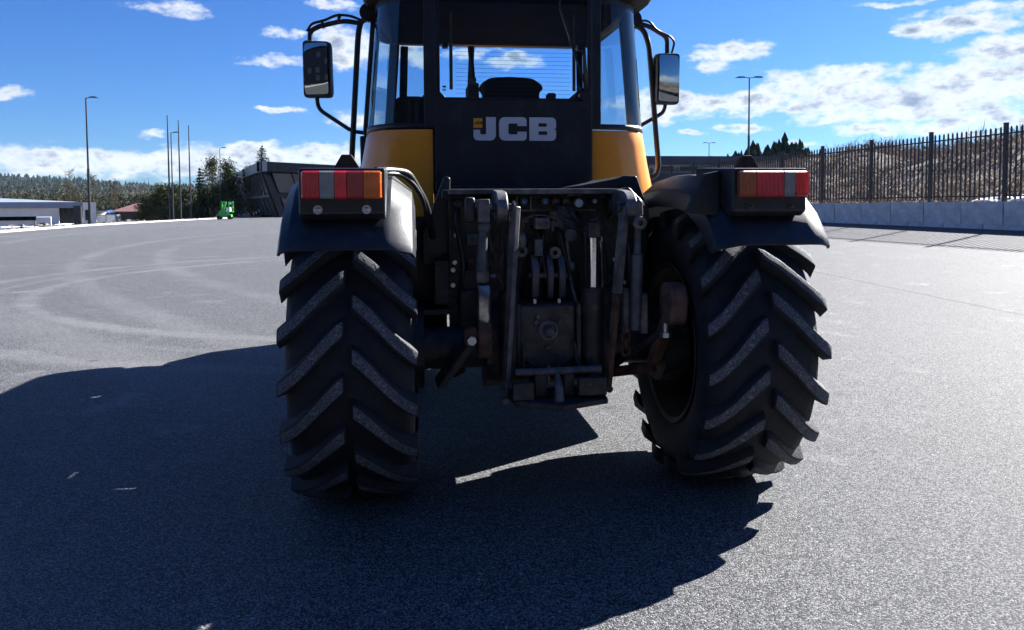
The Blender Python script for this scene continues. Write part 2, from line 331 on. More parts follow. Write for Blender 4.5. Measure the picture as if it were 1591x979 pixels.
def link(name, me, parent=None, loc=(0,0,0), rot=(0,0,0), bevel=0, seg=2, thick=0, subsurf=0, off=-1):
    o = bpy.data.objects.new(name, me); col.objects.link(o); o.location = loc; o.rotation_euler = rot
    if parent: o.parent = parent
    if thick:
        md = o.modifiers.new('thickness', 'SOLIDIFY'); md.thickness = thick; md.offset = off
    if bevel:
        md = o.modifiers.new('bevel', 'BEVEL'); md.width = bevel; md.segments = seg; md.limit_method = 'ANGLE'; md.angle_limit = R_(35)
    return o
def obj(name, mb, mats, parent=None, smooth=35, **kw):
    if not isinstance(mats, (list, tuple)): mats = [mats]
    return link(name, mb.mesh(name, mats, smooth), parent, **kw)
def tag(o, label=None, cat=None, group=None, kind=None):
    for k, v in (('label', label), ('category', cat), ('group', group), ('kind', kind)):
        if v: o[k] = v
    return o
def empty(name, loc=(0,0,0), rz=0, parent=None):
    o = bpy.data.objects.new(name, None); col.objects.link(o); o.location = loc; o.rotation_euler = (0,0,rz); o.empty_display_size = .3
    if parent: o.parent = parent
    return o
def copy_tree(o, parent=None):
    c = o.copy(); col.objects.link(c)
    if parent: c.parent = parent
    for ch in [x for x in col.objects if x.parent == o]: copy_tree(ch, c)
    return c
def rounded(pts, r, n=6):
    """round the corners of a 3D polyline"""
    pts = [Vector(p) for p in pts]; out = [pts[0]]
    for a, b, c in zip(pts, pts[1:], pts[2:]):
        k = min(r, (a-b).length*.48, (c-b).length*.48); p, q = b+(a-b).normalized()*k, b+(c-b).normalized()*k
        for i in range(n+1):
            t = i/n; out.append(p*(1-t)**2 + b*2*t*(1-t) + q*t*t)
    out.append(pts[-1]); return out
def rpoly(pts, r, n=5):
    """round the corners of a closed 2D polygon; r may be per corner"""
    P = [Vector((x, y)) for x, y in pts]; out = []; N = len(P)
    for i in range(N):
        a, b, c = P[i-1], P[i], P[(i+1)%N]; rr = r[i] if isinstance(r, (list, tuple)) else r
        if rr <= 0: out.append(tuple(b)); continue
        k = min(rr, (a-b).length*.49, (c-b).length*.49); p, q = b+(a-b).normalized()*k, b+(c-b).normalized()*k
        for j in range(n+1):
            t = j/n; out.append(tuple(p*(1-t)**2 + b*2*t*(1-t) + q*t*t))
    return out

# ------------------------------------------------------------------ the ground
def sstep(x, a, b):
    t = np.clip((np.asarray(x, float)-a)/(b-a), 0, 1); return t*t*(3-2*t)
WN = (.9765, .2156); WD = 19.1                     # the wall line: WN . p = WD
def wallpt(s, off=0): return (WD+off)*WN[0] - WN[1]*s, (WD+off)*WN[1] + WN[0]*s
def lot_z(X, Y):
    X, Y = np.asarray(X, float), np.asarray(Y, float)
    q = X*WN[0]+Y*WN[1]; A = np.clip(.60+.007*(Y-20), .55, .80)
    return A*np.clip((q-6)/13.1, 0, 1.1)**1.6*(1-sstep(Y, 65, 95))
KY = [-80, 0, 46.7, 65, 94.1, 104, 118]; KX = [0, -19.5, -31, -35.5, -38.8, -39.5, -40]
def kerb_x(Y): return np.interp(Y, KY, KX)
def vnoise(X, Y, s, seed=0):
    X, Y = np.asarray(X)*s+seed*17.3, np.asarray(Y)*s-seed*9.1
    xi, yi = np.floor(X), np.floor(Y); fx, fy = X-xi, Y-yi; fx, fy = fx*fx*(3-2*fx), fy*fy*(3-2*fy)
    def h(a, b): return np.modf(np.abs(np.sin(a*127.1+b*311.7)*43758.5453))[0]
    return (h(xi,yi)*(1-fx)+h(xi+1,yi)*fx)*(1-fy) + (h(xi,yi+1)*(1-fx)+h(xi+1,yi+1)*fx)*fy
def land_z(X, Y):
    X, Y = np.asarray(X, float), np.asarray(Y, float)
    q = X*WN[0]+Y*WN[1]; z = lot_z(X, Y) - .08
    lf = np.clip(kerb_x(Y)-X, 0, 400); fadeL = sstep(lf, .5, 25)
    z = z - 1.2*fadeL*(1-sstep(lf, 60, 200)) + (vnoise(X, Y, .35, 1)-.5)*.5*sstep(lf, .5, 4)*(1-sstep(lf, 30, 80))
    fy = 1-sstep(Y, 58, 84)
    bank = 1.33 + 3.9*sstep(q, 20.0, 40.0)**.8 + (vnoise(X, Y, .16, 2)-.5)*1.3*sstep(q, 22, 30) + (vnoise(X, Y, .6, 3)-.5)*.35*sstep(q, 21, 24)
    z = np.where((q > WD+.58) & (Y < 86) & (Y > -60), bank*fy + (1-fy)*1.2*sstep(q, WD, WD+1), z)
    return z
def grid(name, xs, ys, zf, m):
    Xg, Yg = np.meshgrid(xs, ys); Z = zf(Xg, Yg); nx, ny = len(xs), len(ys)
    v = np.stack([Xg, Yg, Z], -1).reshape(-1, 3)
    i = (np.arange(ny-1)[:, None]*nx + np.arange(nx-1)[None]).reshape(-1)
    f = np.stack([i, i+1, i+nx+1, i+nx], -1)
    me = bpy.data.meshes.new(name); me.from_pydata(v.tolist(), [], f.tolist()); me.materials.append(m)
    me.polygons.foreach_set('use_smooth', [True]*len(me.polygons)); return link(name, me)
xs = np.unique(np.concatenate([np.linspace(-130, 90, 265), np.linspace(9, 44, 130), -130-np.geomspace(1, 4000, 26), 90+np.geomspace(1, 4000, 26)]))
ys = np.unique(np.concatenate([np.linspace(-70, 160, 240), -70-np.geomspace(1, 4000, 22), 160+np.geomspace(1, 4000, 26)]))
tag(grid('ground', xs, ys, land_z, M['dirt']), kind='structure')
# asphalt lot between kerb and wall
rows = np.unique(np.concatenate([np.linspace(-60, 118, 150), [60.0, 60.01]])); vs = []; fs = []; NC = 60
for Y in rows:
    a = float(kerb_x(Y)); b = (WD-WN[1]*Y)/WN[0] - .02 if Y <= 60 else 45
    for k in range(NC+1):
        x = a+(b-a)*k/NC; vs.append((x, Y, float(lot_z(x, Y))))
for i in range(len(rows)-1):
    for k in range(NC): fs.append((i*(NC+1)+k, i*(NC+1)+k+1, (i+1)*(NC+1)+k+1, (i+1)*(NC+1)+k))
me = bpy.data.meshes.new('asphalt_lot'); me.from_pydata(vs, [], fs); me.materials.append(M['asphalt']); me.polygons.foreach_set('use_smooth', [True]*len(fs))
tag(link('asphalt_lot', me), kind='structure')
# kerb along the left edge
mb = MB(); rings = []
for Y in np.linspace(-60, 118, 60):
    x = float(kerb_x(Y)); rings.append([(x+.02, Y, -.1), (x, Y, .13), (x-.32, Y, .14), (x-.36, Y, -.3)])
mb.loft(rings); tag(obj('kerb', mb, M['kerb'], smooth=20), kind='structure')
# ------------------------------------------------------------------ far hills
HR = 2600
def hill_h(az):
    t = az
    return 86 + 14*np.sin(t*3.1+.9) + 11*np.sin(t*7.3+2) + 5*np.sin(t*19) + 26*sstep(-az, .35, .60)
rings = []; na = 360
for fr, rr in ((-.05, 900), (.06, 1300), (.22, 1650), (.5, 2050), (.8, 2380), (1, 2600), (.9, 3000)):
    ring = []
    for k in range(na+1):
        az = -math.pi + 2*math.pi*k/na
        h = hill_h(az)*fr + 10*(vnoise(az*60, rr*.01, 1.0, 4)-.5)*fr
        ring.append((rr*math.sin(az), rr*math.cos(az), float(h)-2))
    rings.append(ring)
mb = MB(); mb.loft(rings); tag(obj('hills', mb, M['hill'], smooth=60), kind='structure')

def tri_mesh(name, tris, m, parent=None, smooth=False):
    """tris: array (n,3,3)"""
    t = np.asarray(tris, np.float32).reshape(-1, 3); n = len(t)//3
    me = bpy.data.meshes.new(name); me.vertices.add(n*3); me.vertices.foreach_set('co', t.reshape(-1))
    me.loops.add(n*3); me.loops.foreach_set('vertex_index', np.arange(n*3, dtype=np.int32))
    me.polygons.add(n); me.polygons.foreach_set('loop_start', np.arange(0, n*3, 3, dtype=np.int32)); me.polygons.foreach_set('loop_total', np.full(n, 3, np.int32))
    me.update(calc_edges=True); me.materials.append(m)
    return link(name, me, parent)
def cone_trees(P, H, Wd, tiers=3, sides=5):
    """many small conifers as stacked ragged cones -> triangles"""
    out = []
    P = np.asarray(P); n = len(P)
    for t in range(tiers):
        z0 = H*(.10+.85*t/tiers); z1 = H*(.10+.85*(t+1.75)/tiers); z1 = np.minimum(z1, H); r = Wd*(1-.78*t/tiers)
        ph = rng.uniform(0, 6.28, n)
        for k in range(sides):
            a, b = ph+2*np.pi*k/sides, ph+2*np.pi*(k+1)/sides
            ra, rb = r*rng.uniform(.7, 1.2, n), r*rng.uniform(.7, 1.2, n)
            A = P+np.stack([ra*np.cos(a), ra*np.sin(a), z0+rng.uniform(-.04, .04, n)*H], 1); B = P+np.stack([rb*np.cos(b), rb*np.sin(b), z0+rng.uniform(-.04, .04, n)*H], 1)
            C = P+np.stack([0*H, 0*H, z1], 1); out.append(np.stack([A, B, C], 1))
    return np.concatenate(out)
# wood covering the far hills
n = 9000; az = rng.uniform(-.75, .75, n); rr = np.sqrt(rng.uniform(1250**2, 2650**2, n))
fr = np.interp(rr, [1300, 1650, 2050, 2380, 2600, 3000], [.06, .22, .5, .8, 1, .9])
hz = hill_h(az)*fr-3
keep = vnoise(rr*np.sin(az)*.004, rr*np.cos(az)*.004, 1, 8) < .72
P = np.stack([rr*np.sin(az), rr*np.cos(az), hz], 1)[keep]
tag(tri_mesh('hill_forest', cone_trees(P, rng.uniform(9, 17, len(P)), rng.uniform(3, 5, len(P)), 2, 4), M['farneedle']), 'dark conifer forest covering the distant hills on the horizon', 'forest', kind='stuff')

# ------------------------------------------------------------------ retaining wall and picket fence
wall = empty('retaining_wall', (*wallpt(0), 0)); tag(wall, 'low retaining wall of big grey concrete blocks under the black fence', 'wall')
wrz = math.atan2(WN[0], -WN[1]) - math.pi/2       # local +y runs along the wall
wall.rotation_euler.z = wrz
def block_mesh(i, h):
    bm = bmesh.new(); bmesh.ops.create_cube(bm, size=1)
    r = random.Random(i+50)
    bmesh.ops.subdivide_edges(bm, edges=[e for e in bm.edges], cuts=1, use_grid_fill=True)
    for v in bm.verts:
        x, y, z = v.co
        k = 1.0 if max(abs(y), abs(z)) < .49 else .25
        v.co = (x*.6 + (r.uniform(-.03, .012)*k if x < -.3 else 0), y*1.568 + (r.uniform(-.012, 0) if y > .4 else 0), z*h)
        if x < -.3 and (abs(y) > .4 or abs(z) > .4): v.co.x += .028
    me = bpy.data.meshes.new('block'); bm.to_mesh(me); bm.free(); me.materials.append(M['concrete']); return me
bmeshes = [block_mesh(i, .69) for i in range(5)]
s0 = 15.2
WT = 1.455                                         # wall top
for k in range(30):
    s = s0 + 1.6*k - 3.2
    b = link('block', bmeshes[k % 5], wall, (0.30+rnd.uniform(-.008, .008), s, WT-.345+rnd.uniform(-.004, .004)), (0, 0, rnd.uniform(-.006, .006)))
for k in range(30):
    s = s0 + 1.6*k - 2.5
    b = link('block', bmeshes[(k+2) % 5], wall, (0.27, s, WT-.345-.693), (0, 0, rnd.uniform(-.004, .004)))
fence = empty('picket_fence', (*wallpt(0, .3), WT)); fence.rotation_euler.z = wrz
tag(fence, 'tall black steel picket fence standing on the concrete block wall', 'fence')
# post positions along the wall (3 m bays)
mb = MB().box(-.05, .05, -.05, .05, -.05, 2.33).box(-.058, .058, -.058, .058, 2.33, 2.35); post_me = mb.mesh('post', [M['fence']], 0)
mb = MB().box(-.02, .02, -.02, .02, .06, 2.2).add([(-.018,-.018,2.2),(.018,-.018,2.2),(.018,.018,2.2),(-.018,.018,2.2),(0,0,2.25)], [(0,1,4),(1,2,4),(2,3,4),(3,0,4)]); picket_me = mb.mesh('picket', [M['fence']], 0)
mb = MB().box(-.02, .02, .05, 2.95, -.02, .02); rail_me = mb.mesh('rail', [M['fence']], 0)
fs0 = (23.1 - WD*WN[1])/WN[0]
NB = 12
for k in range(-3, NB):
    s = fs0 + 3.0*k
    link('post', post_me, fence, (0, s, 0))
    for z in (2.03, .17): link('rail', rail_me, fence, (0.03, s, z))
    for j in range(1, 16): link('picket', picket_me, fence, (0, s+.1875*j, 0))
link('post', post_me, fence, (0, fs0+3.0*NB, 0))

# ------------------------------------------------------------------ the bank behind the fence: dry brush, snow
def blades(P, h, wd, lean):
    n = len(P); a = rng.uniform(0, 6.28, n); d = rng.uniform(0, 6.28, n)
    s = np.stack([np.cos(a)*wd, np.sin(a)*wd, 0*a], 1); t = np.stack([np.cos(d)*lean*h, np.sin(d)*lean*h, h], 1)
    return np.stack([P-s, P+s, P+t], 1)
n = 70000
s_ = rng.uniform(8, 62, n); q_ = WD + .6 + rng.uniform(0, 1, n)**1.2*26
X = q_*WN[0]-WN[1]*s_; Y = q_*WN[1]+WN[0]*s_
SNOW = [(rng.uniform(18.5, 22.5), rng.uniform(20.7, 23.2), rng.uniform(.35, 1.0), rng.uniform(.2, .5)) for _ in range(11)]
k = (Y < 80) & (vnoise(X, Y, .45, 5)+.35*vnoise(X, Y, 1.7, 6) > .42)
for a, b, c, d in SNOW: k &= ((s_-a)/(c+.3))**2+((q_-b)/(d+.5))**2 > 1
X, Y = X[k], Y[k]
P = np.stack([X, Y, land_z(X, Y)-.03], 1)
nb = 420; sb = rng.uniform(10, 60, nb); qb = WD+1.2+rng.uniform(0, 1, nb)*22; XB = qb*WN[0]-WN[1]*sb; YB = qb*WN[1]+WN[0]*sb
BC = np.repeat(np.stack([XB, YB, land_z(XB, YB)+rng.uniform(.1, .4, nb)], 1), 70, 0); BC = BC+rng.normal(size=BC.shape)*np.array([.38, .38, .2]); BD = rng.normal(size=(len(BC), 3)); BD[:, 2] = np.abs(BD[:, 2])*1.3
BS = rng.normal(size=(len(BC), 3))*.012; BUSH = np.stack([BC-BS, BC+BS, BC+BD*rng.uniform(.08, .3, (len(BC), 1))], 1)
hh = rng.uniform(.06, .34, len(P))*(.6+1.3*vnoise(X, Y, .5, 7)**2)
tag(tri_mesh('dry_brush', np.concatenate([blades(P, hh, rng.uniform(.012, .05, len(P)), rng.uniform(.4, 2.2, len(P))), BUSH]), M['brush']), 'dry brown grass and brush covering the bank behind the fence', 'brush', kind='stuff')
def snow_patch(x, y, rx, ry, label, rot=0):
    mb = MB(); n = 18; rr = [rnd.uniform(.6, 1.15) for _ in range(n)]; c = math.cos(rot); s = math.sin(rot); rings = []
    for f, dz in ((1.06, -.06), (1.0, .03), (.7, .09), (.3, .12)):
        ring = []
        for k in range(n):
            a = 2*math.pi*k/n; u, v = rx*f*rr[k]*math.cos(a), ry*f*rr[k]*math.sin(a); px, py = x+u*c-v*s, y+u*s+v*c
            ring.append((px, py, float(land_z(px, py))+dz*1.0+.03))
        rings.append(ring)
    mb.loft(rings, close=True, caps=True); o = obj('snow_patch', mb, M['snow'], smooth=70)
    tag(o, label, 'snow', 'patches of old snow'); return o
for a, b, c, d in SNOW:
    snow_patch(b*WN[0]-WN[1]*a, b*WN[1]+WN[0]*a, d, c, 'thin patch of old snow lying among the brown brush behind the fence', rnd.uniform(.1, .35))
for (x, y, rx, ry) in [(-40.5, 62, 2.2, .5), (-47, 80, 3.4, .9), (-46, 92, 4, .8), (-52, 98, 4.5, .8), (-57, 100, 3, .7), (-60, 118, 6, 1), (-49, 72, 1.8, .6)]:
    snow_patch(x, y, rx, ry, 'streak of melting snow on the rubble strip beyond the left kerb')

# rubble on the strip beyond the left kerb
vs = []
n = 2600; yy = rng.uniform(42, 125, n); xx = kerb_x(yy) - .8 - rng.uniform(0, 1, n)**1.4*22
P = np.stack([xx, yy, land_z(xx, yy)], 1); sz = rng.uniform(.06, .42, n)**1.0
tet = rng.normal(size=(n, 4, 3)); tet /= np.linalg.norm(tet, axis=2, keepdims=True); tet[:, :, 2] = np.abs(tet[:, :, 2])*.8-.15
tv = P[:, None] + tet*sz[:, None, None]
T = np.concatenate([tv[:, [0,1,2]], tv[:, [0,2,3]], tv[:, [0,3,1]], tv[:, [1,3,2]]])
tag(tri_mesh('rubble', T, M['stone']), 'loose brown stones and rubble beyond the left kerb', 'rubble', kind='stuff')

# ------------------------------------------------------------------ trees
def leaf_cloud(C, n_per, spread, size, flat=.5):
    """small triangles scattered round the centres C"""
    C = np.repeat(np.asarray(C, float), n_per, 0); n = len(C)
    c = C + rng.normal(size=(n, 3))*spread
    d1 = rng.normal(size=(n, 3)); d2 = rng.normal(size=(n, 3)); d1[:, 2] *= flat; d2[:, 2] *= flat
    s = rng.uniform(.5, 1.2, (n, 1))*size
    d1 = d1/np.linalg.norm(d1, axis=1, keepdims=True)*s; d2 = d2/np.linalg.norm(d2, axis=1, keepdims=True)*s
    return np.stack([c, c+d1, c+d2], 1)
def spruce(x, y, h, wd, label, m='needle', dens=1.0, base=.06):
    z = float(land_z(x, y)) - .1; r = empty('spruce_tree', (x, y, z)); tag(r, label, 'tree')
    mb = MB().tube([(0,0,0), (0,0,h*.5), (0,0,h*.97)], [h*.017, h*.01, h*.002], 7); obj('trunk', mb, M['bark'], r)
    out = []; L = int(h*2.1*dens)
    for i in range(L):
        t = i/(L-1); zz = h*(base+(.97-base)*t); rad = wd*(1-t)**.7*rng.uniform(.75, 1.1)+.12
        nb = int(5+6*(1-t)); a0 = rng.uniform(0, 6.28)
        for b in range(nb):
            a = a0+6.28*b/nb+rng.uniform(-.25, .25); rl = rad*rng.uniform(.6, 1.12); droop = -.32*rl
            k = max(3, int(rl*3)); tt = np.linspace(.25, 1, k)
            cs = np.stack([np.cos(a)*rl*tt, np.sin(a)*rl*tt, zz+droop*tt**1.5+.12*rl*(tt > .8)], 1)
            out.append(leaf_cloud(cs, 9, .09*rl+.03, .2+.08*rl, .55))
    tri_mesh('crown', np.concatenate(out), M[m], r); return r
def pine(x, y, h, wd, label, base=.3, clumps=34, m='pine', name='pine_tree', nper=60):
    z = float(land_z(x, y)) - .1; r = empty(name, (x, y, z)); tag(r, label, 'tree')
    bend = rng.uniform(-.25, .25, 2)
    mb = MB().tube([(0,0,0), (bend[0],bend[1],h*.55), (0,0,h*.95)], [h*.02, h*.013, h*.004], 8); C = []
    for i in range(clumps):
        t = rng.uniform(base, 1); prof = math.sin(min(1, (1.02-t)/(1-base)*1.25)*math.pi/2)**.8
        a = rng.uniform(0, 6.28); rr = wd*prof*rng.uniform(.25, 1.0)
        c = (math.cos(a)*rr, math.sin(a)*rr, h*t*.97); C.append(c)
        mb.tube([(0, 0, h*t*.97-.12*h*(1-t)-.3), (c[0]*.5, c[1]*.5, c[2]-.25), c], [h*.005, h*.004, h*.002], 5)
    obj('trunk', mb, M['barkred'], r)
    tri_mesh('crown', leaf_cloud(C, int(nper*1.9), wd*.17+.1, .27, .7), M[m], r); return r
def bare_tree(x, y, h, wd, label, m='twig'):
    z = float(land_z(x, y)) - .1; r = empty('bare_tree', (x, y, z)); tag(r, label, 'tree')
    mb = MB().tube([(0,0,0), (rng.uniform(-.2,.2),0,h*.5), (0,0,h*.98)], [h*.014, h*.009, h*.002], 6); out = []
    for i in range(60):
        t = rng.uniform(.2, .98); a = rng.uniform(0, 6.28); rl = wd*(1-t*.6)*rng.uniform(.4, 1)
        p0 = np.array([0, 0, h*t*.9]); p1 = p0+np.array([math.cos(a)*rl, math.sin(a)*rl, rl*rng.uniform(.5, 1.3)])
        out.append(leaf_cloud([p0+(p1-p0)*q for q in (.4, .6, .8, 1)], 7, .22, .22, 1))
    obj('trunk', mb, M['bark'], r); tri_mesh('crown', np.concatenate(out), M[m], r); return r
pine(-50.6, 131, 10.6, 2.5, 'tall pine with a rounded crown, second tree left of the dark office', .22, 46)
spruce(-51.9, 129, 9.0, 1.9, 'dark narrow conifer at the left edge of the tall pine clump', 'needle')
pine(-46.9, 128, 9.2, 2.6, 'broad bushy pine standing just behind the green lift', .12, 60)
pine(-44.8, 133, 8.4, 2.3, 'shorter pine squeezed between the bushy pine and the dark office', .12, 46)
pine(-49.2, 136, 8.0, 2.2, 'low pine filling the gap behind the two tallest pines', .12, 40)
spruce(-54.0, 168, 16.0, 5.2, 'tall pointed spruce rising above the roof of the dark office')
spruce(-58.6, 172, 11.6, 4.0, 'smaller spruce tip left of the pointed spruce over the office roof')
for (x, y, h, wd, l) in [(-57.5, 122, 4.6, 1.7, 'scrubby olive pine sapling left of the leftmost flagpole'), (-55.2, 121, 5.4, 1.8, 'young olive pine behind the leftmost flagpole'),
                   (-53.2, 118, 5.6, 1.9, 'young bushy pine between the first and second flagpoles'), (-51.0, 117, 5.2, 1.9, 'young bushy pine between the second and third flagpoles'),
                   (-48.6, 116, 4.6, 1.8, 'low young pine just right of the third flagpole'), (-60.5, 130, 4.4, 1.8, 'low olive pine at the right end of the brown shed')]:
    pine(x, y, h, wd, l, .04, 44, 'pine', 'young_pine', 46)
bare_tree(-54.6, 119, 4.8, 1.4, 'leafless birch sapling among the young pines left of the flagpoles')
bare_tree(-117, 205, 14, 3.2, 'pale leafless birch above the grey hall roof, left of the tall street lamp')
bare_tree(-112, 207, 13, 3.2, 'pale leafless birch directly behind the tall street lamp')
bare_tree(-105, 205, 11, 3.0, 'thin leafless birch right of the tall street lamp')
# mixed wood behind the low buildings on the left
n = 1700; az = rng.uniform(-.72, -.22, n); rr = rng.uniform(260, 520, n); P = np.stack([rr*np.sin(az), rr*np.cos(az), np.full(n, -2.)], 1)
tag(tri_mesh('forest_edge', cone_trees(P, rng.uniform(5, 10.5, n)*(rr/380)**.5, rng.uniform(1.1, 2.0, n), 6, 6), M['farneedle']), 'dark strip of mixed forest behind the low buildings on the left', 'forest', kind='stuff')
n = 420; az = rng.uniform(-.72, -.25, n); rr = rng.uniform(230, 300, n); C = np.stack([rr*np.sin(az), rr*np.cos(az), 1+rng.uniform(0, 6, n)], 1)
tag(tri_mesh('birch_scrub', leaf_cloud(C, 60, 1.5, .4, 1.4), M['twig']), 'brownish leafless birch scrub in front of the forest strip on the left', 'scrub', kind='stuff')
# spruce wood on the rise behind the right-hand building and the bank
def rise_h(x): return np.interp(x, [24, 37, 46, 54, 60, 75, 130], [1.2, 3.4, 5.0, 5.4, 4.6, 5.0, 4.0])
n = 620; X = rng.uniform(26, 84, n); Y = rng.uniform(128, 185, n); zz = rise_h(X*150/Y)*(Y/150)-1
H = rng.uniform(6.0, 9.8, n)*np.interp(X*150/Y, [28, 37, 46, 54, 58, 70, 80], [.5, .75, .95, 1.08, .85, .75, .7])
T = cone_trees(np.stack([X, Y, zz], 1), H, rng.uniform(1.3, 2.1, n), 7, 7)
tag(tri_mesh('spruce_wood', T, M['needle']), 'dense dark spruce wood on the rise behind the right-hand fence', 'forest', kind='stuff')
n = 380; s_ = rng.uniform(8, 70, n); q_ = WD+rng.uniform(24, 34, n); X = q_*WN[0]-WN[1]*s_; Y = q_*WN[1]+WN[0]*s_
tag(tri_mesh('bank_scrub', np.concatenate([leaf_cloud(np.stack([X, Y, land_z(X, Y)+rng.uniform(.0, .35, n)], 1), 26, .35, .22, 1.3)]), M['brush']), 'leafless scrub along the top of the bank on the right', 'scrub', kind='stuff')
# rise that carries the spruce wood
Xs = np.linspace(18, 130, 40); Ys = np.linspace(92, 260, 30)
tag(grid('terrain', Xs, Ys, lambda X, Y: rise_h(X*150/Y)*np.clip(Y/150, .5, 1.6)*sstep(Y, 95, 130)-1.6 - 6*(1-sstep(X, 18, 30)), M['dirt']), kind='structure')

# ------------------------------------------------------------------ poles
def street_lamp(x, y, h, label, double=False, arm=1.0, r=.085, top=None):
    z = float(land_z(x, y)); h = top - z if top else h; o = empty('street_lamp', (x, y, z)); tag(o, label, 'street lamp')
    mb = MB().tube([(0,0,-.2), (0,0,h*.45), (0,0,h*.45), (0,0,h)], [r, r*.95, r*.72, r*.5], 10).cyl((0,0,0), (0,0,.5), r*1.5, n=10); obj('pole', mb, M['pole'], o)
    for sgn in ((1, -1) if double else (1,)):
        mb = MB().beam((0, 0, h-.02), (sgn*arm*.45, 0, h+.06), .06, .06).add([], [])
        mb.prism([(sgn*arm*.3, h+.02), (sgn*arm*.4, h+.12), (sgn*arm*.8, h+.13), (sgn*arm*1.05, h+.05), (sgn*arm*1.05, h+.01)], 'y', -.14, .14); obj('lamp_head', mb, M['pole'], o, 20)
    return o
street_lamp(-36.85, 67.5, 11.1, 'tall black street lamp beside the utility cabinet on the left kerb', r=.12)
street_lamp(-41.7, 95.2, 10.9, 'black street lamp right beside the leftmost flagpole', r=.11)
street_lamp(-44.6, 118.7, 10.7, 'black street lamp in front of the pines by the green lift', r=.09)
street_lamp(21.4, 70, 12.4, 'tall double-headed street lamp on the right, behind the rear lamp of the tractor', True, 1.15, r=.11, top=12.8)
street_lamp(38.2, 150, 13.0, 'small far-off double-headed street lamp above the right-hand building roof', True, 1.2, r=.12, top=13.4)
for i, (x, y, l) in enumerate([(-42.0, 95.0, 'leftmost bare black flagpole of the row of three'), (-42.9, 100.2, 'middle bare black flagpole of the row of three'), (-44.0, 106, 'rightmost bare black flagpole of the row of three')]):
    o = empty('flagpole', (x, y, float(land_z(x, y)))); tag(o, l, 'flagpole', 'bare flagpoles in a row')
    obj('pole', MB().tube([(0,0,-.2), (0,0,6), (0,0,12.9)], [.12, .1, .055], 10), M['pole'], o); obj('finial', MB().ball((0,0,12.95), .09), M['pole'], o)
o = empty('utility_cabinet', (-37.7, 67.2, float(land_z(-37.7, 67.2)))); tag(o, 'tall dark utility cabinet at the foot of the left street lamp', 'cabinet')
obj('body', MB().box(-.28, .28, -.2, .2, -.1, 1.72), M['pole'], o, 0, bevel=.02); obj('roof', MB().box(-.31, .31, -.23, .23, 1.722, 1.78), M['pole'], o, 0); obj('door', MB().box(-.24, .24, -.215, -.201, .1, 1.62), M['fence'], o, 0)

# ------------------------------------------------------------------ buildings
M['sheet'] = mat('blue_grey_sheet', (.66, .69, .74), .5, var=.08, vs=1); M['roofsheet'] = mat('grey_roof_sheet', (.20, .25, .33), .6, var=.1, vs=.5)
M['white_wall'] = mat('white_wall', (.72, .72, .70), .8, var=.06, vs=1); M['redroof'] = mat('red_brown_roof', (.16, .075, .07), .7, var=.15, vs=1)
M['brown_wall'] = mat('brown_boards', (.085, .06, .052), .8, var=.2, vs=1.5); M['navy'] = mat('navy_cladding', (.004, .006, .012), .95, var=.15, vs=1, spec=.02)
M['fascia'] = mat('pale_grey_cladding', (.27, .285, .30), .55, var=.07, vs=.6); M['winglass'] = mat('dark_window_glass', (.012, .016, .022), .12, var=.3, spec=.35)
M['plaster'] = mat('grey_plaster', (.30, .31, .33), .85, var=.06, vs=.8); M['frame'] = mat('window_frame', (.012, .014, .018), .5)
M['green'] = mat('green_machine_paint', (.05, .42, .06), .4, var=.12, vs=4); M['bluetarp'] = mat('blue_cover', (.12, .22, .5), .5); M['tyre_far'] = mat('small_tyre', (.02, .02, .02), .8)
M['whitebox'] = mat('white_box', (.7, .72, .72), .6)
# long grey hall, far left
h0 = empty('industrial_hall', (-67, 110, -1.1)); h0.rotation_euler.z = R_(30); tag(h0, 'long low grey industrial hall with a shallow pitched roof at far left', 'building')
obj('wall', MB().box(-22, 2.2, 0, 8, -.3, 2.7), M['sheet'], h0, 0)
obj('fascia', MB().box(-22.3, 5.2, -.9, 8.2, 2.702, 3.55), M['roofsheet'], h0, 0)
obj('roof', MB().add([(-22, -.9, 3.552), (4.8, -.9, 3.552), (4.8, 8.2, 3.552), (-22, 8.2, 3.552), (-12, 3.6, 4.15), (-5, 3.6, 4.15)], [(0,1,5,4),(1,2,5),(2,3,4,5),(3,0,4)]), M['roofsheet'], h0, 0)
obj('end_wall', MB().box(5.25, 6.9, -1.1, .6, -.3, 3.5), M['white_wall'], h0, 0)
obj('window', MB().box(5.5, 6.1, -1.16, -1.101, .9, 2.4), M['winglass'], h0, 0)
for k in range(4): obj('column', MB().box(2.6+k*.75, 2.8+k*.75, -.6, -.4, -.3, 2.7), M['frame'], h0, 0)
obj('recess', MB().box(2.25, 5.2, 3, 3.2, -.3, 2.7), M['winglass'], h0, 0)
# small low building in front of it
h1 = empty('site_office', (-44.6, 70.5, -1.25)); h1.rotation_euler.z = R_(30); tag(h1, 'small flat-roofed pale hut half sunk behind the left kerb', 'hut')
obj('wall', MB().box(-8, 0.9, 0, 3, -.2, 1.66), M['sheet'], h1, 0); obj('roof', MB().box(-8.2, 1.0, -.2, 3.2, 1.662, 2.0), M['navy'], h1, 0)
obj('end_wall', MB().box(1.02, 2.2, -.1, 2.8, -.2, 1.95), M['white_wall'], h1, 0); obj('door', MB().box(1.3, 1.75, -.13, -.101, 0, 1.4), M['winglass'], h1, 0)
for k in range(8): obj('window', MB().box(-7.4+k*1.0, -6.9+k*1.0, -.04, -.001, .8, 1.25), M['winglass'], h1, 0)
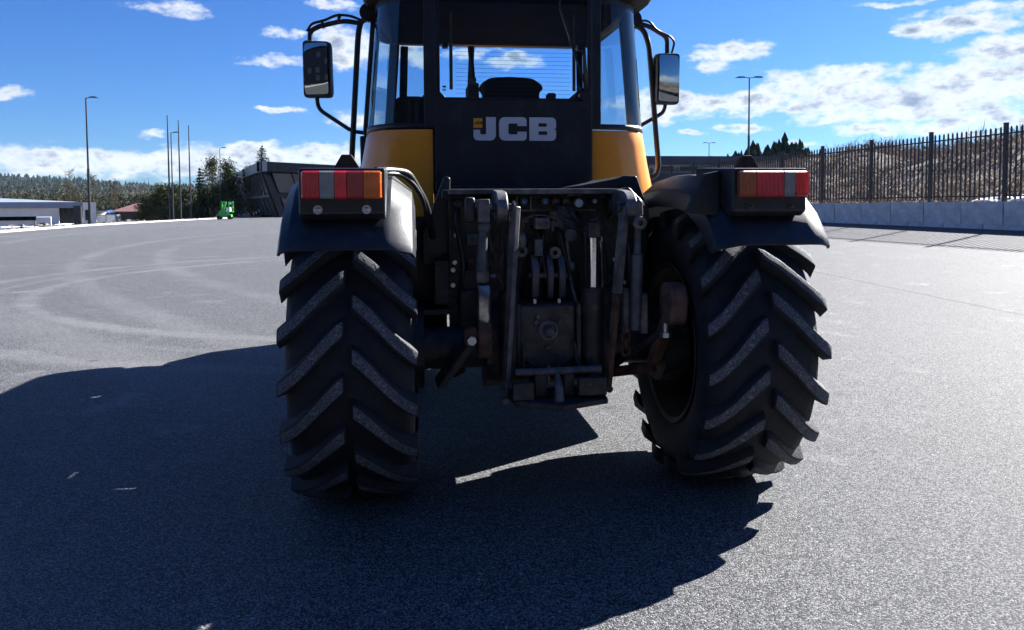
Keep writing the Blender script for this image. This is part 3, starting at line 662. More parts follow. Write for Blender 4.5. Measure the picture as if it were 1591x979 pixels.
# brown shed with a red-brown roof
h2 = empty('shed', (-73, 150, -1.2)); h2.rotation_euler.z = R_(-8); tag(h2, 'brown wooden shed with a red-brown roof left of the young pines', 'shed')
obj('wall', MB().box(-4.2, 4.2, 0, 7, 0, 2.1).prism([(0, 2.1), (7, 2.1), (7, 3.4)], 'x', -4.2, 4.2), M['brown_wall'], h2, 0)
obj('roof', MB().prism([(-.9, 1.98), (-.9, 2.12), (7.4, 3.75), (7.4, 3.6)], 'x', -4.8, 4.8), M['redroof'], h2, 0)
obj('door', MB().box(1.5, 3.6, -.06, -.001, 0, 1.9), M['frame'], h2, 0)
h3 = empty('tarpaulin_shelter', (-79.8, 150, -1.2)); tag(h3, 'low blue and white covered shelter beside the brown shed', 'shelter')
rg = [];
for yy in (0, 5): rg.append([(2.6*math.cos(a)*1.0, yy, 2.3*math.sin(a)) for a in np.linspace(0, math.pi, 11)])
obj('cover', MB().loft(rg), M['whitebox'], h3, 60, thick=.05); obj('blue_sheet', MB().loft([[(2.63*math.cos(a), yy, 2.33*math.sin(a)) for a in np.linspace(.1, 1.5, 6)] for yy in (-.02, 5.02)]), M['bluetarp'], h3, 60, thick=.03)
o = empty('container', (-61.5, 118, float(land_z(-61.5, 118)))); tag(o, 'small pale container on the rubble right of the street lamp', 'container')
obj('body', MB().box(-1.4, 1.4, -.8, .8, 0, 1.9), M['plaster'], o, 0, bevel=.03)
for k in (-.7, .7): obj('door', MB().box(k-.62, k+.62, -.84, -.802, .1, 1.8), M['white_wall'], o, 0)

M['skyglass'] = mat('sky_tinted_glazing', (.10, .125, .15), .06, var=.3, spec=.8)  # paler base colour stands in for sky reflected in these panes
# dark two-storey office with leaning glass front
of = empty('office_building', (-36, 112, 0)); tag(of, 'dark modern office building with pale roof edge and leaning glazed front', 'building')
def rel(p): return (p[0]+36, p[1]-112, p[2])
A0, B0, C0 = np.array([-34.4, 114.6, 0]), np.array([-52.9, 150, 0]), np.array([-6, 156.5, 0])
A1, B1, C1 = np.array([-36.0, 112.0, 6.7]), np.array([-52.9, 150, 6.7]), np.array([-5.0, 155.5, 6.7])
back0, back1 = B0+(C0-A0), B1+(C1-A1)
obj('wall', MB().add([rel(p) for p in (A0, B0, back0, C0, A1, B1, back1, C1)], [(0,1,5,4),(1,2,6,5),(2,3,7,6),(3,0,4,7),(0,3,2,1),(4,5,6,7)]), M['navy'], of, 0)
def face(P00, P10, P01, P11, u, v, out):
    p = P00*(1-u)*(1-v)+P10*u*(1-v)+P01*(1-u)*v+P11*u*v
    return p+out
nl = np.array([-.90, -.43, 0]); nr = np.array([.82, -.57, 0])
nl /= np.linalg.norm(nl); nr = np.cross(C1-A1, [0, 0, 1.]); nr /= np.linalg.norm(nr)
if nr[1] > 0: nr = -nr
def panel(name, quad, uv, d, m, parent, P):
    vs = []
    for off in (d[0], d[1]):
        for (u, v) in uv: vs.append(rel(face(*P, u, v, quad*off)))
    n = len(uv); fs = [tuple(range(n)), tuple(range(2*n-1, n-1, -1))]+[(i, (i+1)%n, n+(i+1)%n, n+i) for i in range(n)]
    return obj(name, MB().add(vs, fs), m, parent, 0)
PLf = (A0, B0, A1, B1); PRt = (A0, C0, A1, C1)
panel('end_wall', nl, [(.63, 0), (1, 0), (1, 1), (.72, 1)], (.05, .25), M['plaster'], of, PLf)
# glazing on the left face: ten panes with mullions and a mid rail
def ue(v): return .60+.09*v
for row, (v0, v1) in enumerate(((.04, .45), (.50, .96))):
    for k in range(7):
        a, b = k/7+.008, (k+1)/7-.008
        panel('pane', nl, [(.03+(ue(v0)-.03)*a, v0), (.03+(ue(v0)-.03)*b, v0), (.03+(ue(v1)-.03)*b, v1), (.03+(ue(v1)-.03)*a, v1)], (.03, .06), M['skyglass'], of, PLf)
for k in range(8):
    a = k/7; panel('mullion', nl, [(.03+(ue(0)-.03)*a-.006, 0), (.03+(ue(0)-.03)*a+.006, 0), (.03+(ue(1)-.03)*a+.006, 1), (.03+(ue(1)-.03)*a-.006, 1)], (.02, .22), M['frame'], of, PLf)
panel('rail', nl, [(.03, .45), (.645, .45), (.648, .50), (.03, .50)], (.02, .19), M['plaster'], of, PLf)
for row, (v0, v1) in enumerate(((.05, .42), (.55, .97))):
    for k in range(14): panel('pane', nr, [(.03+k*.068, v0), (.093+k*.068, v0), (.093+k*.068, v1), (.03+k*.068, v1)], (.02, .06), M['winglass'], of, PRt)
# roof edge: pale on the left, dark on the right
def band(name, P, Q, n, m, z0, z1, t=.5):
    P, Q = np.array(P), np.array(Q); vs = [rel(P+[0,0,z0]), rel(Q+[0,0,z0]), rel(Q-n*t*2+[0,0,z0]), rel(P-n*t*2+[0,0,z0])]; vs += [(a, b, c+z1-z0) for a, b, c in vs]
    return obj(name, MB().add(vs, [(0,1,2,3),(7,6,5,4),(0,4,5,1),(1,5,6,2),(2,6,7,3),(3,7,4,0)]), m, of, 0)
Af, Bf, Cf = np.array([-36.15, 111.7, 0]), np.array([-53.3, 150, 0]), np.array([-5, 155.2, 0])
band('roof_edge', Af+nl*.1, Bf+nl*.1, nl, M['fascia'], 6.72, 8.15); band('roof_edge', Af+nr*.1, Cf+nr*.1, nr, M['navy'], 6.725, 8.14)
obj('roof', MB().add([rel(p+np.array([0,0,1.2])) for p in (A1, B1, back1, C1)], [(0,1,2,3)]), M['navy'], of, 0)

# green boom lift parked by the office
gl = empty('boom_lift', (-36.2, 97.5, 0)); gl.rotation_euler.z = R_(8); tag(gl, 'small bright green boom lift parked in front of the dark office', 'lift')
obj('chassis', MB().box(-.85, .85, -.45, .45, .3, .62), M['green'], gl, 0, bevel=.04)
for x in (-.62, .66):
    for y in (-.5, .5): obj('wheel', MB().lathe([(-.1, 0), (-.1, .2), (-.07, .26), (.07, .26), (.1, .2), (.1, 0)], 16, 'y', (x, y, .26)), M['tyre_far'], gl)
obj('turret', MB().prism([(-.75, .63), (.5, .63), (.45, 1.05), (-.1, 1.25), (-.6, 1.1)], 'y', -.35, .35), M['green'], gl, 0, bevel=.03)
obj('boom', MB().beam((-.2, -.1, 1.1), (.15, -.1, 2.15), .22, .26).beam((-.45, .12, 2.2), (.2, .12, 2.1), .2, .24).beam((-.35, .2, 1.0), (-.4, .2, 2.2), .2, .2), M['green'], gl, 0)
obj('battery_box', MB().box(.25, .72, -.42, .42, .95, 1.5), M['whitebox'], gl, 0, bevel=.03)
bk = MB()
for x in (.55, 1.0):
    for y in (-.4, .4): bk.tube([(x, y, .9), (x, y, 2.2)], .03, 6)
for z in (.95, 1.55, 2.2): bk.tube([(.55,-.4,z), (1.0,-.4,z), (1.0,.4,z), (.55,.4,z), (.55,-.4,z)], .03, 6)
bk.box(.53, 1.02, -.42, .42, .9, .94); obj('basket', bk, M['green'], gl, 30)
obj('control_box', MB().box(.62, .92, -.47, -.41, 1.9, 2.15), M['whitebox'], gl, 0)

M['slate'] = mat('slate_cladding', (.045, .06, .085), .7, var=.12, vs=1, spec=.2)
# dark hall behind the fence on the right
rb = empty('dark_warehouse', (13.5, 78, .6)); rb.rotation_euler.z = R_(8); tag(rb, 'low dark warehouse with a pale wall band behind the fence, right of the cab', 'building')
obj('wall', MB().box(-8, 13.5, 0, 22, -1.5, 4.93), M['slate'], rb, 0); obj('roof_edge', MB().box(-8.6, 14.2, -.7, 22.6, 4.932, 5.75), M['slate'], rb, 0)
for k in range(30): obj('cladding_panel', MB().box(.3+k*.37, .64+k*.37, -.05, -.001, 4.1, 4.92), M['fascia'], rb, 0)
for x in (-5, -2.4, 1.0, 3.6): obj('window', MB().box(x, x+1.9, -.09, -.052, 4.3, 4.75), M['winglass'], rb, 0)
for x in (-4, 1.5, 7.0): obj('gate', MB().box(x, x+3.2, -.09, -.052, -1.4, 1.5), M['frame'], rb, 0)
obj('side_wing', MB().box(13.51, 18.5, 2, 18, -1.5, 4.3), M['slate'], rb, 0)

# house front added behind the camera only for the mirrors to reflect
bb = empty('mirror_workshop', (0, -24, 0)); tag(bb, 'dark workshop facade with tall windows behind the photographer, added only for the tractor mirrors to reflect', 'building')
obj('wall', MB().box(-34, 34, -10, 0, -.3, 16.5), M['navy'], bb, 0)
for k in range(13):
    x = -31+k*5.0
    for z in ((1.2, 8.0), (4.6,), (1.2, 4.6, 11.4))[k % 3]: f = obj('window', MB().box(x, x+2.2, .001, .08, z, z+2.3), M['frame'], bb, 0); obj('pane', MB().box(x+.12, x+2.08, .081, .1, z+.12, z+2.18), M['winglass'], f, 0)
obj('roof', MB().prism([(-10.6, 16.502), (.7, 16.502), (-5, 19)], 'x', -34.6, 34.6), M['roofsheet'], bb, 0)

# ================================================================== THE TRACTOR
TH = 0.126
tr = empty('tractor', (0.148, 3.94, 0), TH)
tag(tr, 'yellow and black farm tractor seen from behind, with big lugged tyres', 'tractor')

# ---- wheels -------------------------------------------------------
RT = .705                                      # outer radius over the lugs
LU = [.014, .045, .105, .165, .220, .262, .289]; LC = [.0, .022, .082, .150, .205, .240, .258]
LR = [.705, .705, .703, .699, .692, .682, .668]; LB = [.665, .665, .662, .655, .640, .620, .590]; LW = [.070, .082, .081, .077, .074, .071, .066]
def lug_mesh(side):
    mb = MB(); rings = []
    for u, c, rt, rb, wd in zip(LU, LC, LR, LB, LW):
        rings.append([(side*u, c-wd/2-.016, rb), (side*u, c-wd/2, rt), (side*u, c+wd/2, rt), (side*u, c+wd/2+.02, rb)])
    def cv(p): a = -p[1]/RT; return (p[0], -p[2]*math.cos(a), p[2]*math.sin(a))
    vs = [cv(p) for r in rings for p in r]; n = len(rings)
    for i in range(n-1):
        a = i*4; b = a+4
        mb.f += [(a, a+1, b+1, b), (a+1, a+2, b+2, b+1), (a+2, a+3, b+3, b+2)]; mb.mi += [0, 1, 0]
    mb.f += [(0, 3, 2, 1), ((n-1)*4, (n-1)*4+1, (n-1)*4+2, (n-1)*4+3)]; mb.mi += [0, 0]
    mb.v = vs
    me = mb.mesh('lug', [M['rubber'], M['lug']], 0)
    bm = bmesh.new(); bm.from_mesh(me); ed = [e for e in bm.edges if len(e.link_faces) == 2 and e.calc_face_angle() > .6]
    bmesh.ops.bevel(bm, geom=ed, offset=.007, segments=2, affect='EDGES', profile=.5); bm.to_mesh(me); bm.free()
    me.polygons.foreach_set('use_smooth', [True]*len(me.polygons)); me.set_sharp_from_angle(angle=R_(50)); return me
lugm = {1: lug_mesh(1), -1: lug_mesh(-1)}
tp = [(-.205,.385),(-.232,.40),(-.262,.46),(-.272,.53),(-.268,.575),(-.258,.605),(-.235,.641),(-.19,.658),(-.10,.666),(0,.669)]
tp = tp + [(-u, r) for u, r in tp[-2::-1]]
tyre_me = MB().lathe(tp, 80, 'x').mesh('tyre', [M['rubber']], 50)
rp = [(-.238,.402),(-.252,.418),(-.256,.410),(-.246,.392),(-.20,.378),(-.16,.352),(-.04,.335),(.0,.33),(.03,.30),(.055,.20),(.06,.13),(.02,.12),(.01,.085),(-.10,.085),(-.11,.07),(-.11,0)]
rim_a = MB().lathe(rp, 64, 'x').lathe([(.0,.331),(.16,.352),(.20,.378),(.246,.392),(.256,.410),(.252,.418),(.238,.402)], 64, 'x').lathe([(.062,.13),(.10,.12),(.10,.05),(.14,.045),(.14,0)], 32, 'x')
for k in range(10):
    a = 2*math.pi*k/10; rim_a.cyl((.045, .165*math.cos(a), .165*math.sin(a)), (.085, .165*math.cos(a), .165*math.sin(a)), .013, n=8)
rim_in = rim_a.mesh('wheel', [M['rim']], 35)            # deep side faces -x
nut_me = None
def make_wheel(x, y, z, right, roll):
    wh = link('wheel', rim_in, tr, (x, y, z), (0, 0, 0 if right else math.pi))
    ty = link('tyre', tyre_me, wh)
    N = 19
    for k in range(N):
        for sd in (1, -1):
            ang = 2*math.pi*(k + (.5 if sd > 0 else 0))/N + roll
            # a positive turn about x lowers the rear face; a wheel turned about z needs the mirrored pattern
            s_mesh = sd
            l = link('lug', lugm[s_mesh] if right else lugm_f[s_mesh], wh, (0,0,0), (ang, 0, 0))
    return wh
def lug_mesh_flip(side):
    me = lugm[side].copy(); co = np.zeros(len(me.vertices)*3, np.float32); me.vertices.foreach_get('co', co); co = co.reshape(-1, 3)
    co[:, 0] *= -1; co[:, 1] *= -1; me.vertices.foreach_set('co', co.reshape(-1)); me.update(); return me
lugm_f = {s: lug_mesh_flip(s) for s in (1, -1)}
AX = .69
make_wheel(.921, 0, AX, True, .06); make_wheel(-.921, 0, AX, False, -.02)
make_wheel(.90, 2.85, AX, True, .1); make_wheel(-.90, 2.85, AX, False, .2)

# ---- axle, chassis, hood (mostly hidden, they close the view under the machine and cast its shadow) ----
ax = MB().cyl((-.80, 0, AX), (.80, 0, AX), .105, n=20).cyl((-.30, 0, AX), (.30, 0, AX), .2, n=24).cyl((-.72, 0, AX), (-.60, 0, AX), .2, n=24).cyl((.60, 0, AX), (.72, 0, AX), .2, n=24)
obj('rear_axle', ax, M['grease'], tr)
obj('front_axle', MB().cyl((-.75, 2.85, AX), (.75, 2.85, AX), .09).box(-.25, .25, 2.65, 3.05, .5, .9), M['grease'], tr, bevel=.02)
ch = MB().box(-.42, -.30, -.02, 4.5, .72, .98).box(.30, .42, -.02, 4.5, .72, .98).box(-.29, .29, .25, 1.6, .55, 1.05).box(-.29, .29, 1.61, 4.2, .62, 1.0)
obj('chassis', ch, M['grease'], tr, 0, bevel=.012)
obj('light_block_tank', MB().box(-1.0, -.50, 1.25, 2.1, .45, 1.1), M['plastic'], tr, 0, bevel=.06, seg=4)
obj('light_block_tank', MB().box(.50, 1.02, .95, 2.1, .40, 1.1), M['plastic'], tr, 0, bevel=.05, seg=3)  # right tank added to keep sun off the ground under the hitch
hd = MB().loft([[(-.46, y, 1.0), (-.46, y, z-.12), (-.36, y, z), (.36, y, z), (.46, y, z-.12), (.46, y, 1.0)] for y, z in ((2.72, 2.02), (3.6, 1.99), (5.05, 1.92), (5.3, 1.75))], caps=True, close=True)
obj('hood', hd, M['yellow'], tr, 30, bevel=.02)  # drawn out longer so its shadow reaches further left
# canister added on the hood, unseen behind the cab, to cast shadow leftward
obj('hood_shadow_caster', MB().loft([[(-.44+.17*math.cos(a)*k, y, 2.30+.2*math.sin(a)*k) for a in np.linspace(0, 2*math.pi, 21)[:-1]] for y, k in ((3.5, .8), (3.55, 1), (5.0, 1), (5.1, .85))], close=True, caps=True).box(-.55, -.33, 3.9, 4.9, 1.90, 2.2).box(-.56, -.30, 2.76, 3.8, 1.95, 2.2), M['plastic'], tr, 40)
obj('front_shadow_block', MB().box(-.50, .50, 5.10, 5.55, .62, 1.18), M['grease'], tr, 0, bevel=.04)  # unseen block added at the nose to fill out the tractor's shadow
for x in (-.88, .88):
    f = MB().loft([[(x-.27, y, z), (x+.27, y, z)] for y, z in ((2.1, 1.1), (2.25, 1.34), (2.6, 1.5), (3.0, 1.52), (3.4, 1.38), (3.6, 1.15))]); obj('front_mudguard', f, M['plastic'], tr, 50, thick=.02)

# ---- cab ----------------------------------------------------------
def corner(sgn, k, grow=0, n=10):
    """plan outline of a rounded rear corner, from beside the door to the flank; k scales the outward reach"""
    base = [(.515, 1.055), (.60, 1.06), (.70, 1.075), (.79, 1.11), (.86, 1.17), (.91, 1.26), (.945, 1.38), (.955, 1.52), (.96, 1.62)]
    return [(sgn*(.515+(x-.515)*k + (grow if x > .6 else 0)), y) for x, y in base]
def kz(z): return float(np.interp(z, [1.12, 1.3, 1.49, 1.70, 1.90, 2.74], [1.26, 1.25, 1.19, 1.085, 1.0, .84]))
cab = obj('cab', MB().box(-.93, .93, 1.1, 2.7, 1.06, 1.14).box(-.46, .46, 2.60, 2.66, 1.2, 2.02).box(-.84, -.46, 2.56, 2.62, 1.2, 1.9).box(.46, .84, 2.56, 2.62, 1.2, 1.9), M['inner'], tr, 0)
for s in (-1, 1):
    zs = [1.12, 1.22, 1.34, 1.44, 1.52, 1.6, 1.7, 1.8, 1.893]
    pb = MB().loft([[(x, y, z) for x, y in corner(s, kz(z))] for z in zs]); obj('corner_panel', pb, M['yellow'], tr, 40, thick=.015, bevel=.004)
    # dark belt under the glass, glass, seal at the top
    obj('belt_rail', MB().loft([[(x, y-.004, z) for x, y in corner(s, kz(z)*1.005)] for z in (1.898, 1.915, 1.932)]), M['tube'], cab, 40, thick=.03)
    q = obj('quarter_window', MB().loft([[(x, y, z) for x, y in corner(s, kz(z)*.995)] for z in np.linspace(1.925, 2.735, 9)]), M['glass'], cab, 60)
    obj('window_seal', MB().loft([[(x, y-.003, z) for x, y in corner(s, kz(z)*1.0)] for z in (2.70, 2.74)]).tube([(s*(.515+.02), 1.052, 1.93), (s*(.515+.016), 1.052, 2.73)], .014, 6), M['tube'], cab, 40)
    fp = corner(s, 1)[-1]
    obj('rear_pillar', MB().beam((s*.965, 1.64, 1.14), (s*.975, 1.64, 1.9), .05, .07).beam((s*.955, 1.64, 1.9), (s*.885, 1.64, 2.74), .05, .07), M['tube'], cab, 0, bevel=.012)
    obj('front_pillar', MB().beam((s*.86, 2.62, 1.14), (s*.84, 2.62, 1.95), .06, .08).beam((s*.84, 2.62, 1.95), (s*.78, 2.62, 2.74), .06, .08), M['tube'], cab, 0, bevel=.012)
    dm = MB().add([(s*.975, 1.68, 1.16), (s*.875, 2.58, 1.16), (s*.85, 2.58, 1.8), (s*.965, 1.68, 1.8)], [(0,1,2,3)]); obj('side_door', dm, M['yellow'], cab, 0, thick=.03)
    obj('side_window', MB().add([(s*.962, 1.68, 1.82), (s*.85, 2.58, 1.82), (s*.79, 2.58, 2.72), (s*.89, 1.68, 2.72)], [(0,1,2,3)]), M['glass'], cab, 0)
obj('windscreen', MB().add([(-.80, 2.63, 2.03), (.80, 2.63, 2.03), (.75, 2.61, 2.72), (-.75, 2.61, 2.72)], [(0,1,2,3)]), M['glass_r'], cab, 0)
# roof: shell with overhang, lining underneath
rpl = rpoly([(-.98, 1.02), (.98, 1.02), (.93, 2.74), (-.93, 2.74)], .22, 8)
def sc(p, k, dy=0): return [(x*k, 1.9+(y-1.9)*k+dy) for x, y in p]
rings = [[(x, y, z) for x, y in sc(rpl, k)] for k, z in ((.90, 2.745), (.965, 2.75), (1.0, 2.80), (1.0, 2.86), (.97, 2.93), (.85, 2.98), (.5, 3.0))]
obj('roof', MB().loft(rings, close=True, caps=True), M['roof'], cab, 40)
obj('headliner', MB().box(-.80, .80, 1.16, 2.50, 2.722, 2.743), M['inner'], cab, 0, bevel=.03)
for s in (-1, 1):
    wl = obj('work_lamp', MB().cyl((s*.93, 1.62, 2.735), (s*.93, 1.55, 2.735), .055, .065, 16).cyl((s*.93, 1.70, 2.735), (s*.93, 1.62, 2.735), .04, n=12).tube([(s*.93, 1.66, 2.735), (s*.93, 1.68, 2.80)], .012), M['tube'], cab)
# seats and controls seen through the glass
seat = MB().prism(rpoly([(-.14, 1.6), (-.145, 2.17), (-.135, 2.22), (-.165, 2.25), (-.155, 2.28), (-.09, 2.325), (.06, 2.335), (.22, 2.325), (.29, 2.28), (.30, 2.25), (.27, 2.22), (.275, 2.17), (.27, 1.6)], .03), 'y', 1.68, 1.80)
seat.box(-.16, .29, 1.80, 2.25, 1.5, 1.62); obj('driver_seat', seat, M['seat'], cab, 30, bevel=.025, seg=3)
obj('armrest', MB().box(-.25, -.172, 1.62, 1.9, 1.9, 2.28), M['seat'], cab, 0, bevel=.012)
obj('passenger_seat', MB().prism(rpoly([(-.80, 1.5), (-.80, 2.1), (-.74, 2.17), (-.56, 2.17), (-.51, 2.1), (-.51, 1.5)], .06), 'y', 1.55, 1.66).box(-.8, -.5, 1.66, 2.1, 1.45, 1.6), M['seat'], cab, 30, bevel=.02)
obj('control_knob', MB().cyl((.36, 1.7, 1.9), (.36, 1.7, 2.14), .015).prism(rpoly([(.325, 2.13), (.325, 2.21), (.335, 2.22), (.38, 2.22), (.392, 2.21), (.385, 2.13)], .01), 'y', 1.67, 1.73), M['inner'], cab)
obj('dashboard', MB().box(-.75, .75, 2.2, 2.56, 1.6, 2.04), M['inner'], cab, 0, bevel=.03)
obj('steering_wheel', MB().lathe([(.02*math.cos(a), .2+.02*math.sin(a)) for a in np.linspace(0, 6.28, 9)[:-1]], 32, 'z', (.07, 2.12, 2.08), closed=True).cyl((.07, 2.12, 2.08), (.07, 2.3, 1.9), .03), M['tube'], cab)
obj('wiper_post', MB().beam((-.185, 2.5, 2.1), (-.15, 2.55, 2.72), .035, .03).beam((-.14, 2.5, 2.35), (-.165, 2.55, 2.72), .03, .03).beam((-.175, 2.48, 2.05), (-.15, 2.49, 2.45), .075, .03), M['tube'], cab, 0)
for s in (-1, 1): obj('cab_strut', MB().beam((s*.70, 2.3, 2.66), (s*.72, 2.35, 2.1), .05, .04), M['inner'], cab, 0)

# ---- rear door: black lower panel, glazed upper part ----
door = obj('rear_door', MB().prism([(-.505, 1.50), (.512, 1.50), (.512, 2.74), (.485, 2.74), (.485, 2.13), (.44, 2.085), (-.44, 2.085), (-.475, 2.12), (-.475, 2.74), (-.505, 2.74)], 'y', 1.035, 1.075), M['black'], tr, 0, bevel=.006)
obj('window_glass', MB().add([(-.478, 1.06, 2.08), (.488, 1.06, 2.08), (.488, 1.06, 2.74), (-.478, 1.06, 2.74)], [(0,1,2,3)]), M['glass_r'], door, 0)
gm = MB()
for poly in (rpoly([(-.44, 2.083), (.447, 2.083), (.487, 2.13), (.487, 2.738), (.479, 2.738), (.479, 2.134), (.443, 2.091), (-.437, 2.091), (-.469, 2.124), (-.469, 2.738), (-.477, 2.738), (-.477, 2.12)], 0),): gm.prism(poly, 'y', 1.029, 1.034)
obj('glazing_bead', gm, M['plastic'], door, 0)
for s in (-1, 1): obj('door_post', MB().box(min(s*.495, s*.57), max(s*.495, s*.57), 1.039, 1.081, 1.90, 2.735), M['black'], cab, 0, bevel=.006)
for k in range(13):
    z = 2.12+k*.0262; obj('heater_wire', MB().box(-.37, .37, 1.0545, 1.0575, z-.0006, z+.0006), M['dark_ink'], door, 0)
for x in (-.395, .404):
    obj('gas_strut', MB().cyl((x, 1.10, 2.64), (x, 1.10, 2.45), .006).cyl((x, 1.10, 2.45), (x, 1.10, 2.15), .011), M['strut'], door)
    obj('latch', MB().box(x-.055 if x < 0 else x+.02, x-.02 if x < 0 else x+.055, 1.07, 1.12, 2.41, 2.445), M['tube'], door, 0)
wp = MB().cyl((.45, 1.03, 2.105), (.45, 1.0, 2.105), .028, n=14).beam((.485, 1.015, 2.105), (.36, 1.012, 2.46), .012, .014).beam((.40, 1.018, 2.36), (.30, 1.018, 2.66), .026, .016).tube(rounded([(.30, 1.02, 2.66), (.285, 1.0, 2.70), (.345, .995, 2.735), (.40, 1.0, 2.76)], .03), .006, 6)
obj('wiper', wp, M['tube'], door, 20)
obj('wiper_motor_cover', MB().prism([(.35, 2.083), (.475, 2.083), (.475, 2.165), (.445, 2.165)], 'y', 1.076, 1.12), M['tube'], door, 0)
obj('nozzle', MB().ball((.428, 1.02, 2.108), .014), M['white_cap'], door)
obj('hinge_cover', MB().box(-.50, .505, 1.02, 1.034, 1.50, 1.535), M['plastic'], door, 0, bevel=.004)

# lettering, cut from film: outlines in millimetre-like units, scaled to the panel
def flat_letter(name, loops, m, parent, sx, oz, ox, y, t=.0016, shear=0):
    cu = bpy.data.curves.new(name, 'CURVE'); cu.dimensions = '2D'; cu.fill_mode = 'BOTH'; cu.extrude = t/2
    for lp in loops:
        sp = cu.splines.new('POLY'); sp.points.add(len(lp)-1); sp.use_cyclic_u = True
        for p, (x, z) in zip(sp.points, lp): p.co = (ox+(x+shear*z)*sx, oz+z*sx, 0, 1)
    tmp = bpy.data.objects.new(name, cu); col.objects.link(tmp)
    me = bpy.data.meshes.new_from_object(tmp); bpy.data.objects.remove(tmp); bpy.data.curves.remove(cu)
    me.materials.clear(); me.materials.append(m)
    o = link(name, me, parent, (0, y, 0), (math.pi/2, 0, 0)); return o
def fl(p): return [(x, 743-y) for x, y in p]
Jl = [rpoly(fl([(388,623),(438,623),(438,743),(323,743),(323,688),(357,688),(357,712),(388,712)]), [0,0,34,34,0,0,10,10], 8)]
Cl = [rpoly(fl([(455,623),(598,623),(598,668),(551,668),(551,655),(503,655),(503,711),(551,711),(551,697),(598,697),(598,743),(455,743)]), [34,34,0,0,10,10,10,10,0,0,34,34], 8)]
Bl = [rpoly(fl([(612,623),(752,623),(752,680),(738,683),(752,686),(752,743),(612,743)]), [0,30,14,3,14,30,0], 8), rpoly(fl([(660,653),(704,653),(704,671),(660,671)]), [0,8,8,0], 5), rpoly(fl([(660,694),(706,694),(706,713),(660,713)]), [0,8,8,0], 5)]
SX = .532/(752-323)
for loops in (Jl, Cl, Bl): flat_letter('letter', loops, M['white_letter'], door, SX, 1.8205, -.260-323*SX, 1.0335)
bd = obj('badge', MB().box(-.260, -.203, 1.0325, 1.0335, 1.901, 1.962), M['badge'], door, 0)
for loops in (Jl, Cl, Bl): flat_letter('letter', loops, M['dark_ink'], door, SX*.105, 1.925, -.254-323*SX*.105, 1.0315, .001, .35)
obj('glass_stamp', MB().box(-.452, -.430, 1.056, 1.0575, 2.155, 2.166).box(-.452, -.445, 1.056, 1.0575, 2.135, 2.148).box(-.441, -.432, 1.056, 1.0575, 2.135, 2.148), M['dark_ink'], door, 0)

# ---- grab rails and mirrors ----
rail_l = obj('grab_rail', MB().tube(rounded([(-.87, 1.9, 2.66), (-.90, 1.9, 2.765), (-1.005, 1.9, 2.77), (-1.028, 1.9, 2.66), (-1.092, 1.9, 1.70), (-1.05, 1.9, 1.62), (-.98, 1.88, 1.60)], .06), .021, 12), M['tube'], tr, 60)
rail_r = obj('grab_rail', MB().tube(rounded([(.92, 1.9, 2.775), (1.10, 1.9, 2.765), (1.155, 1.9, 2.64), (1.235, 1.9, 1.70), (1.21, 1.9, 1.625), (1.0, 1.88, 1.60)], .07), .021, 12), M['tube'], tr, 60)
def mirror(s):
    xc = -1.327 if s < 0 else 1.303; z0, z1 = (2.20, 2.607) if s < 0 else (2.178, 2.567); hw = .108
    ry = (.0 if s < 0 else -.0); tilt = .02*s

    zc = (z0+z1)/2; hh = (z1-z0)/2
    outl = rpoly([(-hw, -hh), (hw*.96, -hh-.006), (hw*.93, hh-.012), (-hw*.97, hh+.006)], .03, 5)
    if s > 0: outl = [(-x, z) for x, z in outl][::-1]
    rg = []
    for k, y in ((.97, 0), (1.0, .012), (1.0, .05), (.9, .085), (.55, .11)): rg.append([(x*k, y, z*k) for x, z in outl])
    mo = obj('mirror', MB().loft(rg, close=True, caps=True), M['plastic'], tr, 40, loc=(xc, 1.88, zc), rot=(.03, 0, .30*s))
    # slightly domed glass
    gx, gz = np.linspace(-1, 1, 13), np.linspace(-1, 1, 21); hx, hz = hw*.84, hh*.90
    rows_ = [[(u*hx*(1-.06*abs(v)**8), -.003-(hx*hx+hz*hz-(u*hx)**2-(v*hz)**2)/2.4, v*hz*(1-.03*abs(u)**8)) for u in gx] for v in gz]
    obj('mirror_glass', MB().loft(rows_), M['mirror'], mo, 180)
    return mo
for s in (-1, 1): mirror(s)
obj('mirror_arm', MB().tube(rounded([(-1.02, 1.9, 2.74), (-1.13, 1.9, 2.755), (-1.31, 1.92, 2.715), (-1.375, 1.93, 2.68), (-1.375, 1.93, 2.58)], .05), .018, 10).tube(rounded([(-1.0, 1.9, 2.76), (-1.08, 1.89, 2.79), (-1.18, 1.89, 2.795), (-1.26, 1.9, 2.755), (-1.36, 1.92, 2.735), (-1.395, 1.93, 2.68)], .05), .010, 8).cyl((-1.16, 1.89, 2.735), (-1.16, 1.89, 2.80), .014, n=8).cyl((-1.28, 1.91, 2.70), (-1.28, 1.91, 2.76), .014, n=8), M['tube'], tr, 60)
obj('mirror_arm', MB().tube(rounded([(-.97, 1.9, 1.945), (-1.08, 1.9, 1.955), (-1.325, 1.93, 2.12), (-1.335, 1.93, 2.22)], .05), .015, 10), M['tube'], tr, 60)
obj('mirror_arm', MB().tube(rounded([(1.06, 1.9, 2.79), (1.16, 1.9, 2.765), (1.29, 1.92, 2.70), (1.31, 1.93, 2.67), (1.31, 1.93, 2.54)], .04), .018, 10).tube(rounded([(1.02, 1.9, 2.80), (1.15, 1.89, 2.81), (1.22, 1.9, 2.735), (1.33, 1.92, 2.70), (1.37, 1.93, 2.66), (1.345, 1.93, 2.57)], .04), .009, 8), M['tube'], tr, 60)
obj('mirror_arm', MB().tube(rounded([(1.0, 1.9, 1.965), (1.12, 1.9, 2.03), (1.285, 1.93, 2.12), (1.30, 1.93, 2.20)], .05), .015, 10), M['tube'], tr, 60)

